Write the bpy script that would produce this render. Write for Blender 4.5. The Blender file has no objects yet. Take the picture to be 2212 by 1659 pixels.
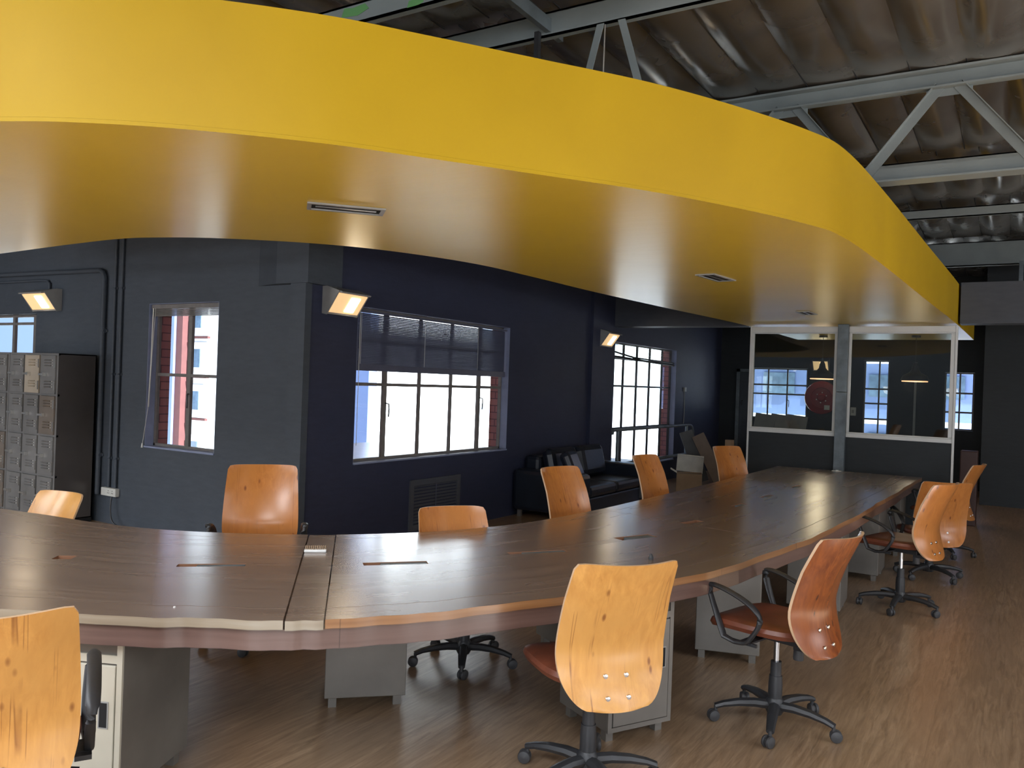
import bpy, bmesh, math, random
from mathutils import Vector, Matrix
random.seed(7)
R = math.radians
scn = bpy.context.scene
col = scn.collection
# ------------------------------------------------------------------ camera
cam_d = bpy.data.cameras.new('camera'); cam = bpy.data.objects.new('camera', cam_d); col.objects.link(cam)
scn.camera = cam
F, YAW, PITCH, ROLL = 1754.46, R(31.7476), R(-0.0902), R(2.0613)
cam_d.sensor_fit = 'HORIZONTAL'; cam_d.sensor_width = 36.0; cam_d.lens = F/2212*36.0
fwd = Vector((-math.sin(YAW)*math.cos(PITCH), math.cos(YAW)*math.cos(PITCH), math.sin(PITCH)))
rgt = Vector((math.cos(YAW), math.sin(YAW), 0)); up = rgt.cross(fwd)
r2 = rgt*math.cos(ROLL)+up*math.sin(ROLL); u2 = up*math.cos(ROLL)-rgt*math.sin(ROLL)
M = Matrix((r2, u2, -fwd)).transposed().to_4x4(); M.translation = Vector((0, 0, 1.65))
cam.matrix_world = M; cam_d.clip_start = 0.05; cam_d.clip_end = 500
# ------------------------------------------------------------------ exposure, world, sun, daylight
scn.view_settings.view_transform = 'Standard'; scn.view_settings.look = 'None'
scn.view_settings.gamma = 1.0; scn.view_settings.use_curve_mapping = False
scn.view_settings.exposure = 0.0
w = bpy.data.worlds.new('sky'); scn.world = w; w.use_nodes = True
bg = w.node_tree.nodes['Background']; bg.inputs[0].default_value = (0.44, 0.64, 1.0, 1); bg.inputs[1].default_value = 1.35
def light(name, kind, loc, rot, energy, color, **k):
    d = bpy.data.lights.new(name, kind); d.energy = energy; d.color = color
    for a, b in k.items(): setattr(d, a, b)
    o = bpy.data.objects.new(name, d); col.objects.link(o); o.location = loc; o.rotation_euler = rot; return o
sd = Vector((0.70, -0.10, 0.62)).normalized()
sun = light('sun', 'SUN', (0, 0, 30), (0, 0, 0), 42.0, (0.86, 0.93, 1.0), angle=R(0.6))
sun.rotation_euler = sd.to_track_quat('Z', 'Y').to_euler()
# daylight entering through the windows of the wall behind the camera and of the wall on the right
SOUTH = [(-13.6, -10.8), (-10.4, -7.6), (-1.1, 1.7), (2.2, 5.0)]
EAST = [(-1.5, 1.3), (3.2, 6.0), (8.0, 10.8)]
for xa, xb in SOUTH:
    light('daylight_south', 'AREA', ((xa+xb)/2, -4.12, 1.65), (R(88), 0, R(0)), 105, (0.93, 0.97, 1.0), shape='RECTANGLE', size=xb-xa-0.1, size_y=1.45)
for ya, yb in EAST:
    light('daylight_east', 'AREA', (7.12, (ya+yb)/2, 1.65), (R(85), 0, R(90)), 40, (1.0, 0.93, 0.82), shape='RECTANGLE', size=yb-ya-0.1, size_y=1.45)

# unseen roof openings added to brighten floor and soffit (x0, x1, y0, y1) behind, right and left of the camera; the sun falls through them onto the floor out of view
FILL_OPENINGS = [(4.9, 6.7, -3.1, -0.7), (4.9, 6.7, 0.2, 2.6), (4.9, 6.7, 3.5, 6.1), (-1.2, 0.9, -3.2, -1.2), (-4.6, -2.2, -3.2, -1.0), (-7.6, -5.6, -3.2, -1.0), (-10.6, -8.6, -3.2, -1.0)]
for a, b, c, d in FILL_OPENINGS:
    light('added_roof_fill', 'AREA', ((a+b)/2, (c+d)/2, 4.0), (0, 0, 0), (46 if a > 2 else 50)*(b-a)*(d-c), (0.93, 0.96, 1.0), shape='RECTANGLE', size=b-a, size_y=d-c)  # area lamp added in each roof opening as overhead fill

# ------------------------------------------------------------------ materials
def mat(name):
    m = bpy.data.materials.new(name); m.use_nodes = True
    nt = m.node_tree; b = nt.nodes['Principled BSDF']; return m, nt, b
def N(nt, t, **k):
    n = nt.nodes.new(t)
    for a, b in k.items(): setattr(n, a, b)
    return n
def coords(nt, kind='Object', scale=(1, 1, 1), rnd=False):
    tc = N(nt, 'ShaderNodeTexCoord'); mp = N(nt, 'ShaderNodeMapping'); mp.inputs['Scale'].default_value = scale
    nt.links.new(tc.outputs[kind], mp.inputs['Vector'])
    if rnd:
        oi = N(nt, 'ShaderNodeObjectInfo'); mu = N(nt, 'ShaderNodeVectorMath', operation='SCALE'); mu.inputs[0].default_value = (7, 11, 5)
        nt.links.new(oi.outputs['Random'], mu.inputs['Scale']); nt.links.new(mu.outputs[0], mp.inputs['Location'])
    return mp.outputs[0]
def ramp(nt, fac, stops):
    r = N(nt, 'ShaderNodeValToRGB'); e = r.color_ramp.elements
    while len(e) < len(stops): e.new(0.5)
    for i, (p, c) in enumerate(stops):
        e[i].position = p; e[i].color = (c[0], c[1], c[2], 1) if not isinstance(c, (int, float)) else (c, c, c, 1)
    nt.links.new(fac, r.inputs[0]); return r.outputs[0]
def noise(nt, v, scale, detail=4, rough=0.55, dist=0.0):
    n = N(nt, 'ShaderNodeTexNoise'); n.inputs['Scale'].default_value = scale; n.inputs['Detail'].default_value = detail
    n.inputs['Roughness'].default_value = rough; n.inputs['Distortion'].default_value = dist
    nt.links.new(v, n.inputs['Vector']); return n.outputs['Fac']
def mixc(nt, fac, a, b, mode='MIX'):
    m = N(nt, 'ShaderNodeMix', data_type='RGBA', blend_type=mode)
    for s, v in ((0, fac), (6, a), (7, b)):
        if isinstance(v, (int, float)): m.inputs[s].default_value = v
        elif isinstance(v, tuple): m.inputs[s].default_value = (v[0], v[1], v[2], 1)
        else: nt.links.new(v, m.inputs[s])
    return m.outputs[2]
def bump(nt, b, h, strength=0.2, dist=0.01):
    n = N(nt, 'ShaderNodeBump'); n.inputs['Strength'].default_value = strength; n.inputs['Distance'].default_value = dist
    nt.links.new(h, n.inputs['Height']); nt.links.new(n.outputs[0], b.inputs['Normal'])
def sharp(nt, fac, lo, hi):
    m = N(nt, 'ShaderNodeMapRange'); m.inputs[1].default_value = lo; m.inputs[2].default_value = hi
    nt.links.new(fac, m.inputs[0]); return m.outputs[0]

def simple(name, c, rough=0.5, metal=0.0, var=0.12, nscale=6, bmp=0.0, bscale=60, spec=0.5, coat=0.0):
    m, nt, b = mat(name); v = coords(nt)
    f = noise(nt, v, nscale, 5)
    lo = tuple(x*(1-var) for x in c); hi = tuple(min(1, x*(1+var)) for x in c)
    nt.links.new(ramp(nt, f, [(0.3, lo), (0.7, hi)]), b.inputs['Base Color'])
    b.inputs['Roughness'].default_value = rough; b.inputs['Metallic'].default_value = metal
    b.inputs['Specular IOR Level'].default_value = spec; b.inputs['Coat Weight'].default_value = coat
    if bmp: bump(nt, b, noise(nt, v, bscale, 3), bmp, 0.004)
    return m
def wall_paint(name, c, rough=0.55):
    m, nt, b = mat(name); v = coords(nt)
    big = noise(nt, v, 0.9, 5, 0.6, 0.6); streak = noise(nt, coords(nt, 'Object', (3, 3, 14)), 2.0, 4)
    base = ramp(nt, big, [(0.3, tuple(x*0.86 for x in c)), (0.72, tuple(x*1.16 for x in c))])
    base = mixc(nt, 0.35, base, ramp(nt, streak, [(0.3, tuple(x*0.8 for x in c)), (0.7, tuple(x*1.25 for x in c))]))
    nt.links.new(base, b.inputs['Base Color']); b.inputs['Roughness'].default_value = rough
    b.inputs['Specular IOR Level'].default_value = 0.35
    bump(nt, b, noise(nt, v, 35, 6, 0.65), 0.25, 0.006); return m
def wood_ply(name, dark, light, knot, rough=0.32, grain=(34, 34, 3.0), knots=0.85):
    m, nt, b = mat(name); v = coords(nt, 'Object', (1, 1, 1), True)
    vs = N(nt, 'ShaderNodeVectorMath', operation='MULTIPLY'); vs.inputs[1].default_value = grain; nt.links.new(v, vs.inputs[0])
    g = noise(nt, vs.outputs[0], 1.0, 6, 0.6, 0.4)
    basec = ramp(nt, g, [(0.3, dark), (0.7, light)])
    big = noise(nt, v, 4.5, 3); basec = mixc(nt, sharp(nt, big, 0.35, 0.7), basec, tuple(x*0.82 for x in light))
    vk = N(nt, 'ShaderNodeVectorMath', operation='MULTIPLY'); vk.inputs[1].default_value = (9.0, 0.0, 4.2); nt.links.new(v, vk.inputs[0])
    vo = N(nt, 'ShaderNodeTexVoronoi', feature='F1'); vo.inputs['Scale'].default_value = 1.7; vo.inputs['Randomness'].default_value = 1.0
    nt.links.new(vk.outputs[0], vo.inputs['Vector'])
    kf = ramp(nt, vo.outputs['Distance'], [(0.06, 1.0), (0.15, 0.0)])
    kk = N(nt, 'ShaderNodeMath', operation='MULTIPLY'); kk.inputs[1].default_value = knots; nt.links.new(kf, kk.inputs[0])
    basec = mixc(nt, kk.outputs[0], basec, knot)
    vc = N(nt, 'ShaderNodeVectorMath', operation='MULTIPLY'); vc.inputs[1].default_value = (26.0, 0.0, 0.7); nt.links.new(v, vc.inputs[0])
    cr = noise(nt, vc.outputs[0], 1.0, 1, 0.3, 0.0); cf = ramp(nt, cr, [(0.40, 0.0), (0.41, 0.75), (0.42, 0.0)])
    vm = N(nt, 'ShaderNodeVectorMath', operation='MULTIPLY'); vm.inputs[1].default_value = (9.0, 0.0, 5.0); nt.links.new(v, vm.inputs[0])
    cm = N(nt, 'ShaderNodeMath', operation='MULTIPLY'); nt.links.new(cf, cm.inputs[0]); nt.links.new(sharp(nt, noise(nt, vm.outputs[0], 1.0, 1), 0.50, 0.58), cm.inputs[1])
    basec = mixc(nt, cm.outputs[0], basec, knot)
    nt.links.new(basec, b.inputs['Base Color']); b.inputs['Roughness'].default_value = rough
    b.inputs['Coat Weight'].default_value = 0.25; b.inputs['Coat Roughness'].default_value = 0.2
    bump(nt, b, g, 0.08, 0.002); return m
def table_wood(name, dark, mid, light, rough):
    m, nt, b = mat(name); v = coords(nt, 'UV')
    def st(s):
        x = N(nt, 'ShaderNodeVectorMath', operation='MULTIPLY'); x.inputs[1].default_value = s; nt.links.new(v, x.inputs[0]); return x.outputs[0]
    g = noise(nt, st((0.9, 20, 1)), 1.5, 4, 0.5, 0.15); g2 = noise(nt, st((0.8, 3.0, 1)), 1.0, 4)
    c = ramp(nt, g, [(0.28, dark), (0.52, mid), (0.78, light)])
    c = mixc(nt, sharp(nt, g2, 0.3, 0.75), c, tuple(0.5*(a+d) for a, d in zip(dark, mid)))
    br = N(nt, 'ShaderNodeTexBrick'); br.inputs['Scale'].default_value = 1.0; br.inputs['Mortar Size'].default_value = 0.0022; br.inputs['Mortar Smooth'].default_value = 0.2
    br.inputs['Brick Width'].default_value = 1.7; br.inputs['Row Height'].default_value = 0.17; br.inputs['Bias'].default_value = 0.0
    br.inputs['Color1'].default_value = (1, 1, 1, 1); br.inputs['Color2'].default_value = (0.92, 0.92, 0.92, 1); br.inputs['Mortar'].default_value = (0.62, 0.62, 0.62, 1)
    nt.links.new(v, br.inputs['Vector'])
    c = mixc(nt, 1.0, c, br.outputs['Color'], 'MULTIPLY')
    nt.links.new(c, b.inputs['Base Color'])
    nt.links.new(ramp(nt, noise(nt, st((0.8, 7, 1)), 1.0, 3, 0.5), [(0.3, rough*0.85), (0.75, rough*1.25)]), b.inputs['Roughness'])
    b.inputs['Specular IOR Level'].default_value = 0.6; b.inputs['Coat Weight'].default_value = 0.85; b.inputs['Coat Roughness'].default_value = 0.23
    ad = N(nt, 'ShaderNodeMath', operation='ADD'); nt.links.new(g, ad.inputs[0]); nt.links.new(noise(nt, st((3, 12, 1)), 1.0, 4), ad.inputs[1])
    bump(nt, b, g, 0.03, 0.0004); return m
def floor_mat(name):
    m, nt, b = mat(name); v = coords(nt, 'Object')
    def st(s):
        x = N(nt, 'ShaderNodeVectorMath', operation='MULTIPLY'); x.inputs[1].default_value = s; nt.links.new(v, x.inputs[0]); return x.outputs[0]
    g = noise(nt, st((26, 2.2, 1)), 1.5, 7, 0.68, 0.8); g2 = noise(nt, st((5, 0.7, 1)), 1.0, 5, 0.6, 0.6)
    c = ramp(nt, g, [(0.28, (0.15, 0.092, 0.052)), (0.5, (0.34, 0.225, 0.135)), (0.75, (0.54, 0.385, 0.25))])
    c = mixc(nt, sharp(nt, g2, 0.35, 0.75), c, (0.30, 0.20, 0.12))
    br = N(nt, 'ShaderNodeTexBrick'); br.inputs['Scale'].default_value = 1.0; br.inputs['Mortar Size'].default_value = 0.0012
    br.inputs['Brick Width'].default_value = 1.2; br.inputs['Row Height'].default_value = 0.30
    br.inputs['Color1'].default_value = (1, 1, 1, 1); br.inputs['Color2'].default_value = (0.9, 0.9, 0.9, 1); br.inputs['Mortar'].default_value = (0.75, 0.75, 0.75, 1)
    rt = N(nt, 'ShaderNodeVectorRotate', rotation_type='Z_AXIS'); rt.inputs['Angle'].default_value = R(90); nt.links.new(v, rt.inputs['Vector'])
    nt.links.new(rt.outputs[0], br.inputs['Vector']); c = mixc(nt, 1.0, c, br.outputs['Color'], 'MULTIPLY')
    nt.links.new(c, b.inputs['Base Color'])
    nt.links.new(ramp(nt, g, [(0.3, 0.36), (0.8, 0.27)]), b.inputs['Roughness']); b.inputs['Specular IOR Level'].default_value = 0.6; b.inputs['Coat Weight'].default_value = 0.35; b.inputs['Coat Roughness'].default_value = 0.28
    bump(nt, b, g, 0.22, 0.002); return m
def yellow_mat(name, rough, brush, ca=(0.46, 0.285, 0.003), cb=(0.53, 0.335, 0.005)):
    m, nt, b = mat(name); v = coords(nt)
    f = noise(nt, v, 1.1, 4, 0.5, 0.5)
    nt.links.new(ramp(nt, f, [(0.3, ca), (0.7, cb)]), b.inputs['Base Color'])
    b.inputs['Roughness'].default_value = rough; b.inputs['Specular IOR Level'].default_value = 0.55
    b.inputs['Specular IOR Level'].default_value = 0.8 if rough < 0.36 else 0.3
    bump(nt, b, noise(nt, coords(nt, 'Object', brush), 3.0, 5, 0.6), 0.18, 0.006); return m
def brick_mat(name):
    m, nt, b = mat(name)
    tc = N(nt, 'ShaderNodeTexCoord'); sp = N(nt, 'ShaderNodeSeparateXYZ'); nt.links.new(tc.outputs['Object'], sp.inputs[0])
    ad = N(nt, 'ShaderNodeMath', operation='ADD'); nt.links.new(sp.outputs[0], ad.inputs[0]); nt.links.new(sp.outputs[1], ad.inputs[1])
    cb = N(nt, 'ShaderNodeCombineXYZ'); nt.links.new(ad.outputs[0], cb.inputs[0]); nt.links.new(sp.outputs[2], cb.inputs[1])
    br = N(nt, 'ShaderNodeTexBrick'); br.inputs['Scale'].default_value = 1.0; br.inputs['Brick Width'].default_value = 0.23; br.inputs['Row Height'].default_value = 0.085
    br.inputs['Mortar Size'].default_value = 0.006; br.inputs['Color1'].default_value = (0.34, 0.12, 0.11, 1); br.inputs['Color2'].default_value = (0.42, 0.16, 0.14, 1)
    br.inputs['Mortar'].default_value = (0.14, 0.05, 0.05, 1); nt.links.new(cb.outputs[0], br.inputs['Vector'])
    nt.links.new(br.outputs['Color'], b.inputs['Base Color']); b.inputs['Roughness'].default_value = 0.8; return m
def glass_mat(name, rough=0.0, tint=(1, 1, 1), ior=1.45):
    m, nt, b = mat(name); nt.nodes.remove(b); out = nt.nodes['Material Output']
    t = N(nt, 'ShaderNodeBsdfTransparent'); t.inputs[0].default_value = (*tint, 1); g = N(nt, 'ShaderNodeBsdfGlossy'); g.inputs['Roughness'].default_value = rough
    lw = N(nt, 'ShaderNodeLayerWeight'); lw.inputs[0].default_value = 0.5; pw = N(nt, 'ShaderNodeMath', operation='POWER'); pw.inputs[1].default_value = 5.0
    f0 = ((ior-1)/(ior+1))**2; fr = N(nt, 'ShaderNodeMath', operation='MULTIPLY_ADD'); fr.inputs[1].default_value = 1-f0; fr.inputs[2].default_value = f0; mx = N(nt, 'ShaderNodeMixShader')
    nt.links.new(lw.outputs['Facing'], pw.inputs[0]); nt.links.new(pw.outputs[0], fr.inputs[0]); nt.links.new(fr.outputs[0], mx.inputs[0]); nt.links.new(t.outputs[0], mx.inputs[1]); nt.links.new(g.outputs[0], mx.inputs[2]); nt.links.new(mx.outputs[0], out.inputs[0]); return m
def emit_mat(name, c, s):
    m, nt, b = mat(name); b.inputs['Base Color'].default_value = (*[min(1, x) for x in c], 1)
    b.inputs['Emission Color'].default_value = (*c, 1); b.inputs['Emission Strength'].default_value = s; b.inputs['Roughness'].default_value = 0.3
    v = coords(nt); nt.links.new(ramp(nt, noise(nt, v, 25, 2), [(0.3, tuple(x*0.85 for x in c)), (0.7, c)]), b.inputs['Emission Color']); return m
def foil_mat(name):
    m, nt, b = mat(name); v = coords(nt)
    f = noise(nt, v, 1.3, 5, 0.6, 1.0)
    nt.links.new(ramp(nt, f, [(0.3, (0.22, 0.195, 0.17)), (0.7, (0.36, 0.325, 0.285))]), b.inputs['Base Color'])
    b.inputs['Metallic'].default_value = 0.72
    nt.links.new(ramp(nt, noise(nt, v, 2.5, 3), [(0.3, 0.20), (0.7, 0.30)]), b.inputs['Roughness'])
    bump(nt, b, noise(nt, coords(nt, 'Object', (1.2, 0.5, 1)), 1.6, 2, 0.4, 0.3), 0.35, 0.05); return m

MAT = {}
MAT['wall_grey'] = wall_paint('dark grey blue wall paint', (0.060, 0.072, 0.090))
MAT['wall_navy'] = wall_paint('navy wall paint', (0.031, 0.037, 0.072))
MAT['wall_dark'] = wall_paint('charcoal wall paint', (0.022, 0.027, 0.031))
MAT['reveal'] = simple('sky lit blue grey reveal', (0.24, 0.28, 0.42), 0.5)
MAT['beam_dark'] = wall_paint('slate beam paint', (0.075, 0.082, 0.100), 0.5)
MAT['fascia'] = yellow_mat('yellow fascia paint', 0.5, (1, 1, 1))
MAT['soffit'] = yellow_mat('satin yellow soffit sheen tint', 0.31, (0.7, 4, 1), (0.74, 0.50, 0.03), (0.80, 0.55, 0.05))  # same yellow as the fascia, made paler: sheen and bounce light in the colour
MAT['steel_paint'] = simple('grey green steel paint', (0.25, 0.285, 0.285), 0.45, 0.0, 0.12, 3)
MAT['steel_dull'] = simple('dull blue grey steel', (0.15, 0.18, 0.20), 0.45, 0.35, 0.35, 5)
MAT['foil'] = foil_mat('sagging roof foil')
MAT['floor'] = floor_mat('wood look vinyl floor')
MAT['ttop'] = table_wood('walnut stained table top', (0.175, 0.118, 0.085), (0.24, 0.172, 0.128), (0.30, 0.225, 0.170), 0.25)
MAT['tedge'] = table_wood('worn orange table edge', (0.20, 0.085, 0.030), (0.34, 0.16, 0.06), (0.44, 0.24, 0.11), 0.4)
MAT['tedge_grey'] = table_wood('worn grey table edge', (0.20, 0.15, 0.10), (0.34, 0.28, 0.20), (0.46, 0.42, 0.34), 0.4)
MAT['apron'] = table_wood('reddish brown apron wood', (0.10, 0.055, 0.045), (0.155, 0.088, 0.070), (0.20, 0.12, 0.10), 0.45)
MAT['rawwood'] = simple('raw cut wood', (0.22, 0.10, 0.05), 0.6)
MAT['chair_a'] = wood_ply('honey plywood', (0.55, 0.25, 0.058), (0.74, 0.375, 0.10), (0.22, 0.07, 0.02))
MAT['chair_b'] = wood_ply('red brown plywood', (0.15, 0.036, 0.010), (0.33, 0.088, 0.017), (0.05, 0.012, 0.006), 0.27)
MAT['chair_c'] = wood_ply('orange plywood', (0.38, 0.125, 0.028), (0.56, 0.215, 0.052), (0.16, 0.04, 0.015), 0.28)
MAT['greenpaint'] = simple('green spray paint', (0.14, 0.36, 0.13), 0.5)
MAT['redwood'] = simple('dark red wood', (0.05, 0.018, 0.013), 0.5)
MAT['ply_edge'] = simple('pale plywood edge', (0.62, 0.42, 0.26), 0.5)
MAT['leather'] = simple('brown leather', (0.17, 0.050, 0.026), 0.36, 0, 0.25, 9, 0.15, 90)
MAT['sofa'] = simple('black leather', (0.015, 0.020, 0.032), 0.33, 0, 0.2, 4, 0.2, 30)
MAT['plastic'] = simple('black plastic', (0.028, 0.029, 0.032), 0.42, 0, 0.2, 9, 0.1, 120)
MAT['rubber'] = simple('dark grey plastic', (0.045, 0.045, 0.048), 0.5)
MAT['chrome'] = simple('chrome', (0.75, 0.76, 0.78), 0.18, 1.0, 0.05)
MAT['cab_side'] = simple('grey brown sheet metal', (0.19, 0.175, 0.155), 0.38, 0.25, 0.18, 2.5)
MAT['cab_door'] = simple('cream grey sheet metal', (0.60, 0.57, 0.47), 0.36, 0.2, 0.10, 2.0)
MAT['locker'] = simple('gunmetal locker steel', (0.22, 0.215, 0.21), 0.34, 0.3, 0.22, 2.2)
MAT['locker_b'] = simple('warm grey locker steel', (0.44, 0.38, 0.30), 0.38, 0.2, 0.15, 2.5)
MAT['locker_c'] = simple('brown grey locker steel', (0.21, 0.175, 0.145), 0.36, 0.3, 0.2, 3)
MAT['locker_side'] = simple('bronze grey locker side', (0.11, 0.098, 0.092), 0.28, 0.3, 0.22, 1.3)
MAT['bare'] = simple('bare metal', (0.62, 0.61, 0.58), 0.3, 0.9, 0.1)
MAT['black'] = simple('black recess', (0.006, 0.006, 0.007), 0.8, 0, 0.1)
MAT['white'] = simple('white painted metal', (0.72, 0.73, 0.72), 0.4, 0, 0.05)
MAT['offwhite'] = simple('off white plastic', (0.60, 0.60, 0.56), 0.4, 0, 0.06)
MAT['frame'] = simple('worn grey window steel', (0.19, 0.175, 0.165), 0.45, 0, 0.15, 12)
MAT['slat'] = simple('blue grey blind slats', (0.11, 0.12, 0.18), 0.35, 0.1, 0.08)
MAT['lampgrey'] = simple('grey lamp casing', (0.30, 0.30, 0.29), 0.45)
MAT['lampgold'] = emit_mat('warm lit reflector', (1.0, 0.66, 0.33), 0.75)
MAT['bulb'] = emit_mat('lit bulb', (1.0, 0.88, 0.68), 9.0)
MAT['pendglow'] = emit_mat('warm lamp inside', (1.0, 0.50, 0.25), 2.0)
MAT['glass'] = glass_mat('window glass', 0.0, (0.97, 0.99, 1.0))
MAT['partglass'] = glass_mat('partition glass', 0.02, (0.80, 0.84, 0.82), 1.5)
MAT['brick'] = brick_mat('red brick')
MAT['red'] = simple('red enamel', (0.24, 0.013, 0.015), 0.3, 0, 0.1)
MAT['card'] = simple('brown cardboard', (0.36, 0.26, 0.17), 0.8)
MAT['card_dark'] = simple('grey brown board', (0.17, 0.14, 0.115), 0.7)
MAT['cardwhite'] = simple('white cardboard', (0.72, 0.72, 0.68), 0.7)
MAT['bwhite'] = simple('white render', (0.86, 0.85, 0.82), 0.8, 0, 0.04, 1)
MAT['bblue'] = simple('pale blue render', (0.12, 0.165, 0.31), 0.8, 0, 0.05, 1)
MAT['bred'] = simple('red brick band', (0.09, 0.026, 0.022), 0.8, 0, 0.1, 3)
MAT['bglass'] = simple('dark blue window glass', (0.08, 0.12, 0.17), 0.15, 0, 0.3, 4)
MAT['bgrey'] = simple('grey roof', (0.45, 0.48, 0.55), 0.6)
MAT['ground'] = simple('pale concrete yard', (0.66, 0.65, 0.62), 0.85, 0, 0.08, 0.6)
MAT['hill'] = simple('pale wooded hillside', (0.42, 0.47, 0.42), 0.9, 0, 0.35, 0.12)
MAT['yellowtrim'] = MAT['fascia']

# ------------------------------------------------------------------ mesh helpers
class MB:
    def __init__(s): s.v = []; s.f = []; s.m = []; s.uv = {}; s.sm = []
    def add(s, vs, fs, mi=0, smooth=False, uvs=None):
        o = len(s.v); s.v += [Vector(v) for v in vs]
        for k, f in enumerate(fs):
            s.f.append([i+o for i in f]); s.m.append(mi); s.sm.append(smooth)
            if uvs: s.uv[len(s.f)-1] = uvs[k]
        return s
    def box(s, a, b, mi=0, T=None):
        x0, y0, z0 = [min(p, q) for p, q in zip(a, b)]; x1, y1, z1 = [max(p, q) for p, q in zip(a, b)]
        vs = [Vector(p) for p in ((x0,y0,z0),(x1,y0,z0),(x1,y1,z0),(x0,y1,z0),(x0,y0,z1),(x1,y0,z1),(x1,y1,z1),(x0,y1,z1))]
        if T: vs = [T @ v for v in vs]
        return s.add(vs, [(3,2,1,0),(4,5,6,7),(0,1,5,4),(1,2,6,5),(2,3,7,6),(3,0,4,7)], mi)
    def prism(s, poly, z0, z1, mi=0, T=None, mis=None, smooth=False):
        n = len(poly); vs = [Vector((p[0], p[1], z0)) for p in poly]+[Vector((p[0], p[1], z1)) for p in poly]
        if T: vs = [T @ v for v in vs]
        o = len(s.v); s.v += vs
        s.f.append([o+i for i in range(n)][::-1]); s.m.append(mi); s.sm.append(False)
        s.f.append([o+n+i for i in range(n)]); s.m.append(mi); s.sm.append(False)
        for i in range(n):
            j = (i+1) % n; s.f.append([o+i, o+j, o+n+j, o+n+i]); s.m.append(mi if mis is None else mis); s.sm.append(smooth)
        return s
    def tube(s, pts, r, seg=10, mi=0, ry=None, closed=False, upv=(0, 0, 1)):
        pts = [Vector(p) for p in pts]; n = len(pts); rings = []
        for i, p in enumerate(pts):
            if closed: d = pts[(i+1) % n]-pts[i-1]
            else: d = pts[min(i+1, n-1)]-pts[max(i-1, 0)]
            d.normalize(); u = Vector(upv)
            if abs(d.dot(u)) > 0.97: u = Vector((1, 0, 0)) if abs(d.x) < .9 else Vector((0, 1, 0))
            a = d.cross(u).normalized(); b = a.cross(d).normalized()
            ra = r[i] if isinstance(r, (list, tuple)) else r; rb = (ry[i] if isinstance(ry, (list, tuple)) else ry) if ry else ra
            rings.append([p+a*ra*math.cos(2*math.pi*k/seg)+b*rb*math.sin(2*math.pi*k/seg) for k in range(seg)])
        vs = [v for q in rings for v in q]; fs = []
        for i in range(n if closed else n-1):
            for k in range(seg):
                a0 = i*seg+k; a1 = i*seg+(k+1) % seg; b0 = ((i+1) % n)*seg+k; b1 = ((i+1) % n)*seg+(k+1) % seg
                fs.append((a0, a1, b1, b0))
        s.add(vs, fs, mi, True)
        if not closed:
            o = len(s.v)-len(vs); s.f.append([o+k for k in range(seg)][::-1]); s.m.append(mi); s.sm.append(False)
            s.f.append([o+(n-1)*seg+k for k in range(seg)]); s.m.append(mi); s.sm.append(False)
        return s
    def lathe(s, prof, seg=24, mi=0, T=None):
        vs = []; fs = []
        for (r, z) in prof:
            for k in range(seg): vs.append(Vector((r*math.cos(2*math.pi*k/seg), r*math.sin(2*math.pi*k/seg), z)))
        if T: vs = [T @ v for v in vs]
        for i in range(len(prof)-1):
            for k in range(seg): fs.append((i*seg+k, i*seg+(k+1) % seg, (i+1)*seg+(k+1) % seg, (i+1)*seg+k))
        o = len(s.v); s.add(vs, fs, mi, True)
        if prof[0][0] > 1e-4: s.f.append([o+k for k in range(seg)][::-1]); s.m.append(mi); s.sm.append(False)
        if prof[-1][0] > 1e-4: s.f.append([o+(len(prof)-1)*seg+k for k in range(seg)]); s.m.append(mi); s.sm.append(False)
        return s
    def build(s, name, mats, parent=None, local=True, bevel=0.0, kind=None, label=None, subd=0, merge=False):
        if not isinstance(mats, (list, tuple)): mats = [mats]
        me = bpy.data.meshes.new(name); off = Vector((0, 0, 0))
        if parent is not None and not local:
            q = parent
            while q is not None: off += q.location; q = q.parent
        me.from_pydata([tuple(v-off) for v in s.v], [], s.f)
        for m in mats: me.materials.append(MAT[m] if isinstance(m, str) else m)
        for i, p in enumerate(me.polygons): p.material_index = s.m[i]; p.use_smooth = s.sm[i]
        if s.uv:
            ul = me.uv_layers.new(name='UVMap')
            for i, p in enumerate(me.polygons):
                if i in s.uv:
                    for li, uv in zip(p.loop_indices, s.uv[i]): ul.data[li].uv = uv
        me.validate(); me.update()
        sharp_ = any(s.sm)
        bm = bmesh.new(); bm.from_mesh(me)
        if merge: bmesh.ops.remove_doubles(bm, verts=bm.verts, dist=1e-5)
        bmesh.ops.recalc_face_normals(bm, faces=bm.faces); bm.to_mesh(me); bm.free()
        if sharp_: me.set_sharp_from_angle(angle=R(38))
        o = bpy.data.objects.new(name, me); col.objects.link(o)
        if parent is not None: o.parent = parent
        if bevel:
            b = o.modifiers.new('bevel', 'BEVEL'); b.width = bevel; b.segments = 2; b.limit_method = 'ANGLE'; b.angle_limit = R(40)
        if subd:
            b = o.modifiers.new('subdivision', 'SUBSURF'); b.levels = subd; b.render_levels = subd
        if kind: o['kind'] = kind
        if label: o['label'] = label
        return o
def tag(o, label, cat, group=None, kind=None):
    o['label'] = label; o['category'] = cat
    if group: o['group'] = group
    if kind: o['kind'] = kind
    return o
def thing(name, label, cat, loc=(0, 0, 0), rz=0, group=None, kind=None):
    o = bpy.data.objects.new(name, None); col.objects.link(o); o.location = loc; o.rotation_euler = (0, 0, rz); o.empty_display_size = 0.1
    return tag(o, label, cat, group, kind)
def struct(name, label=None):
    o = bpy.data.objects.new(name, None); col.objects.link(o); o['kind'] = 'structure'
    if label: o['label'] = label
    return o
def copy_tree(o, parent=None):
    c = o.copy(); col.objects.link(c); c.parent = parent
    for ch in list(o.children): copy_tree(ch, c)
    return c
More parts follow.
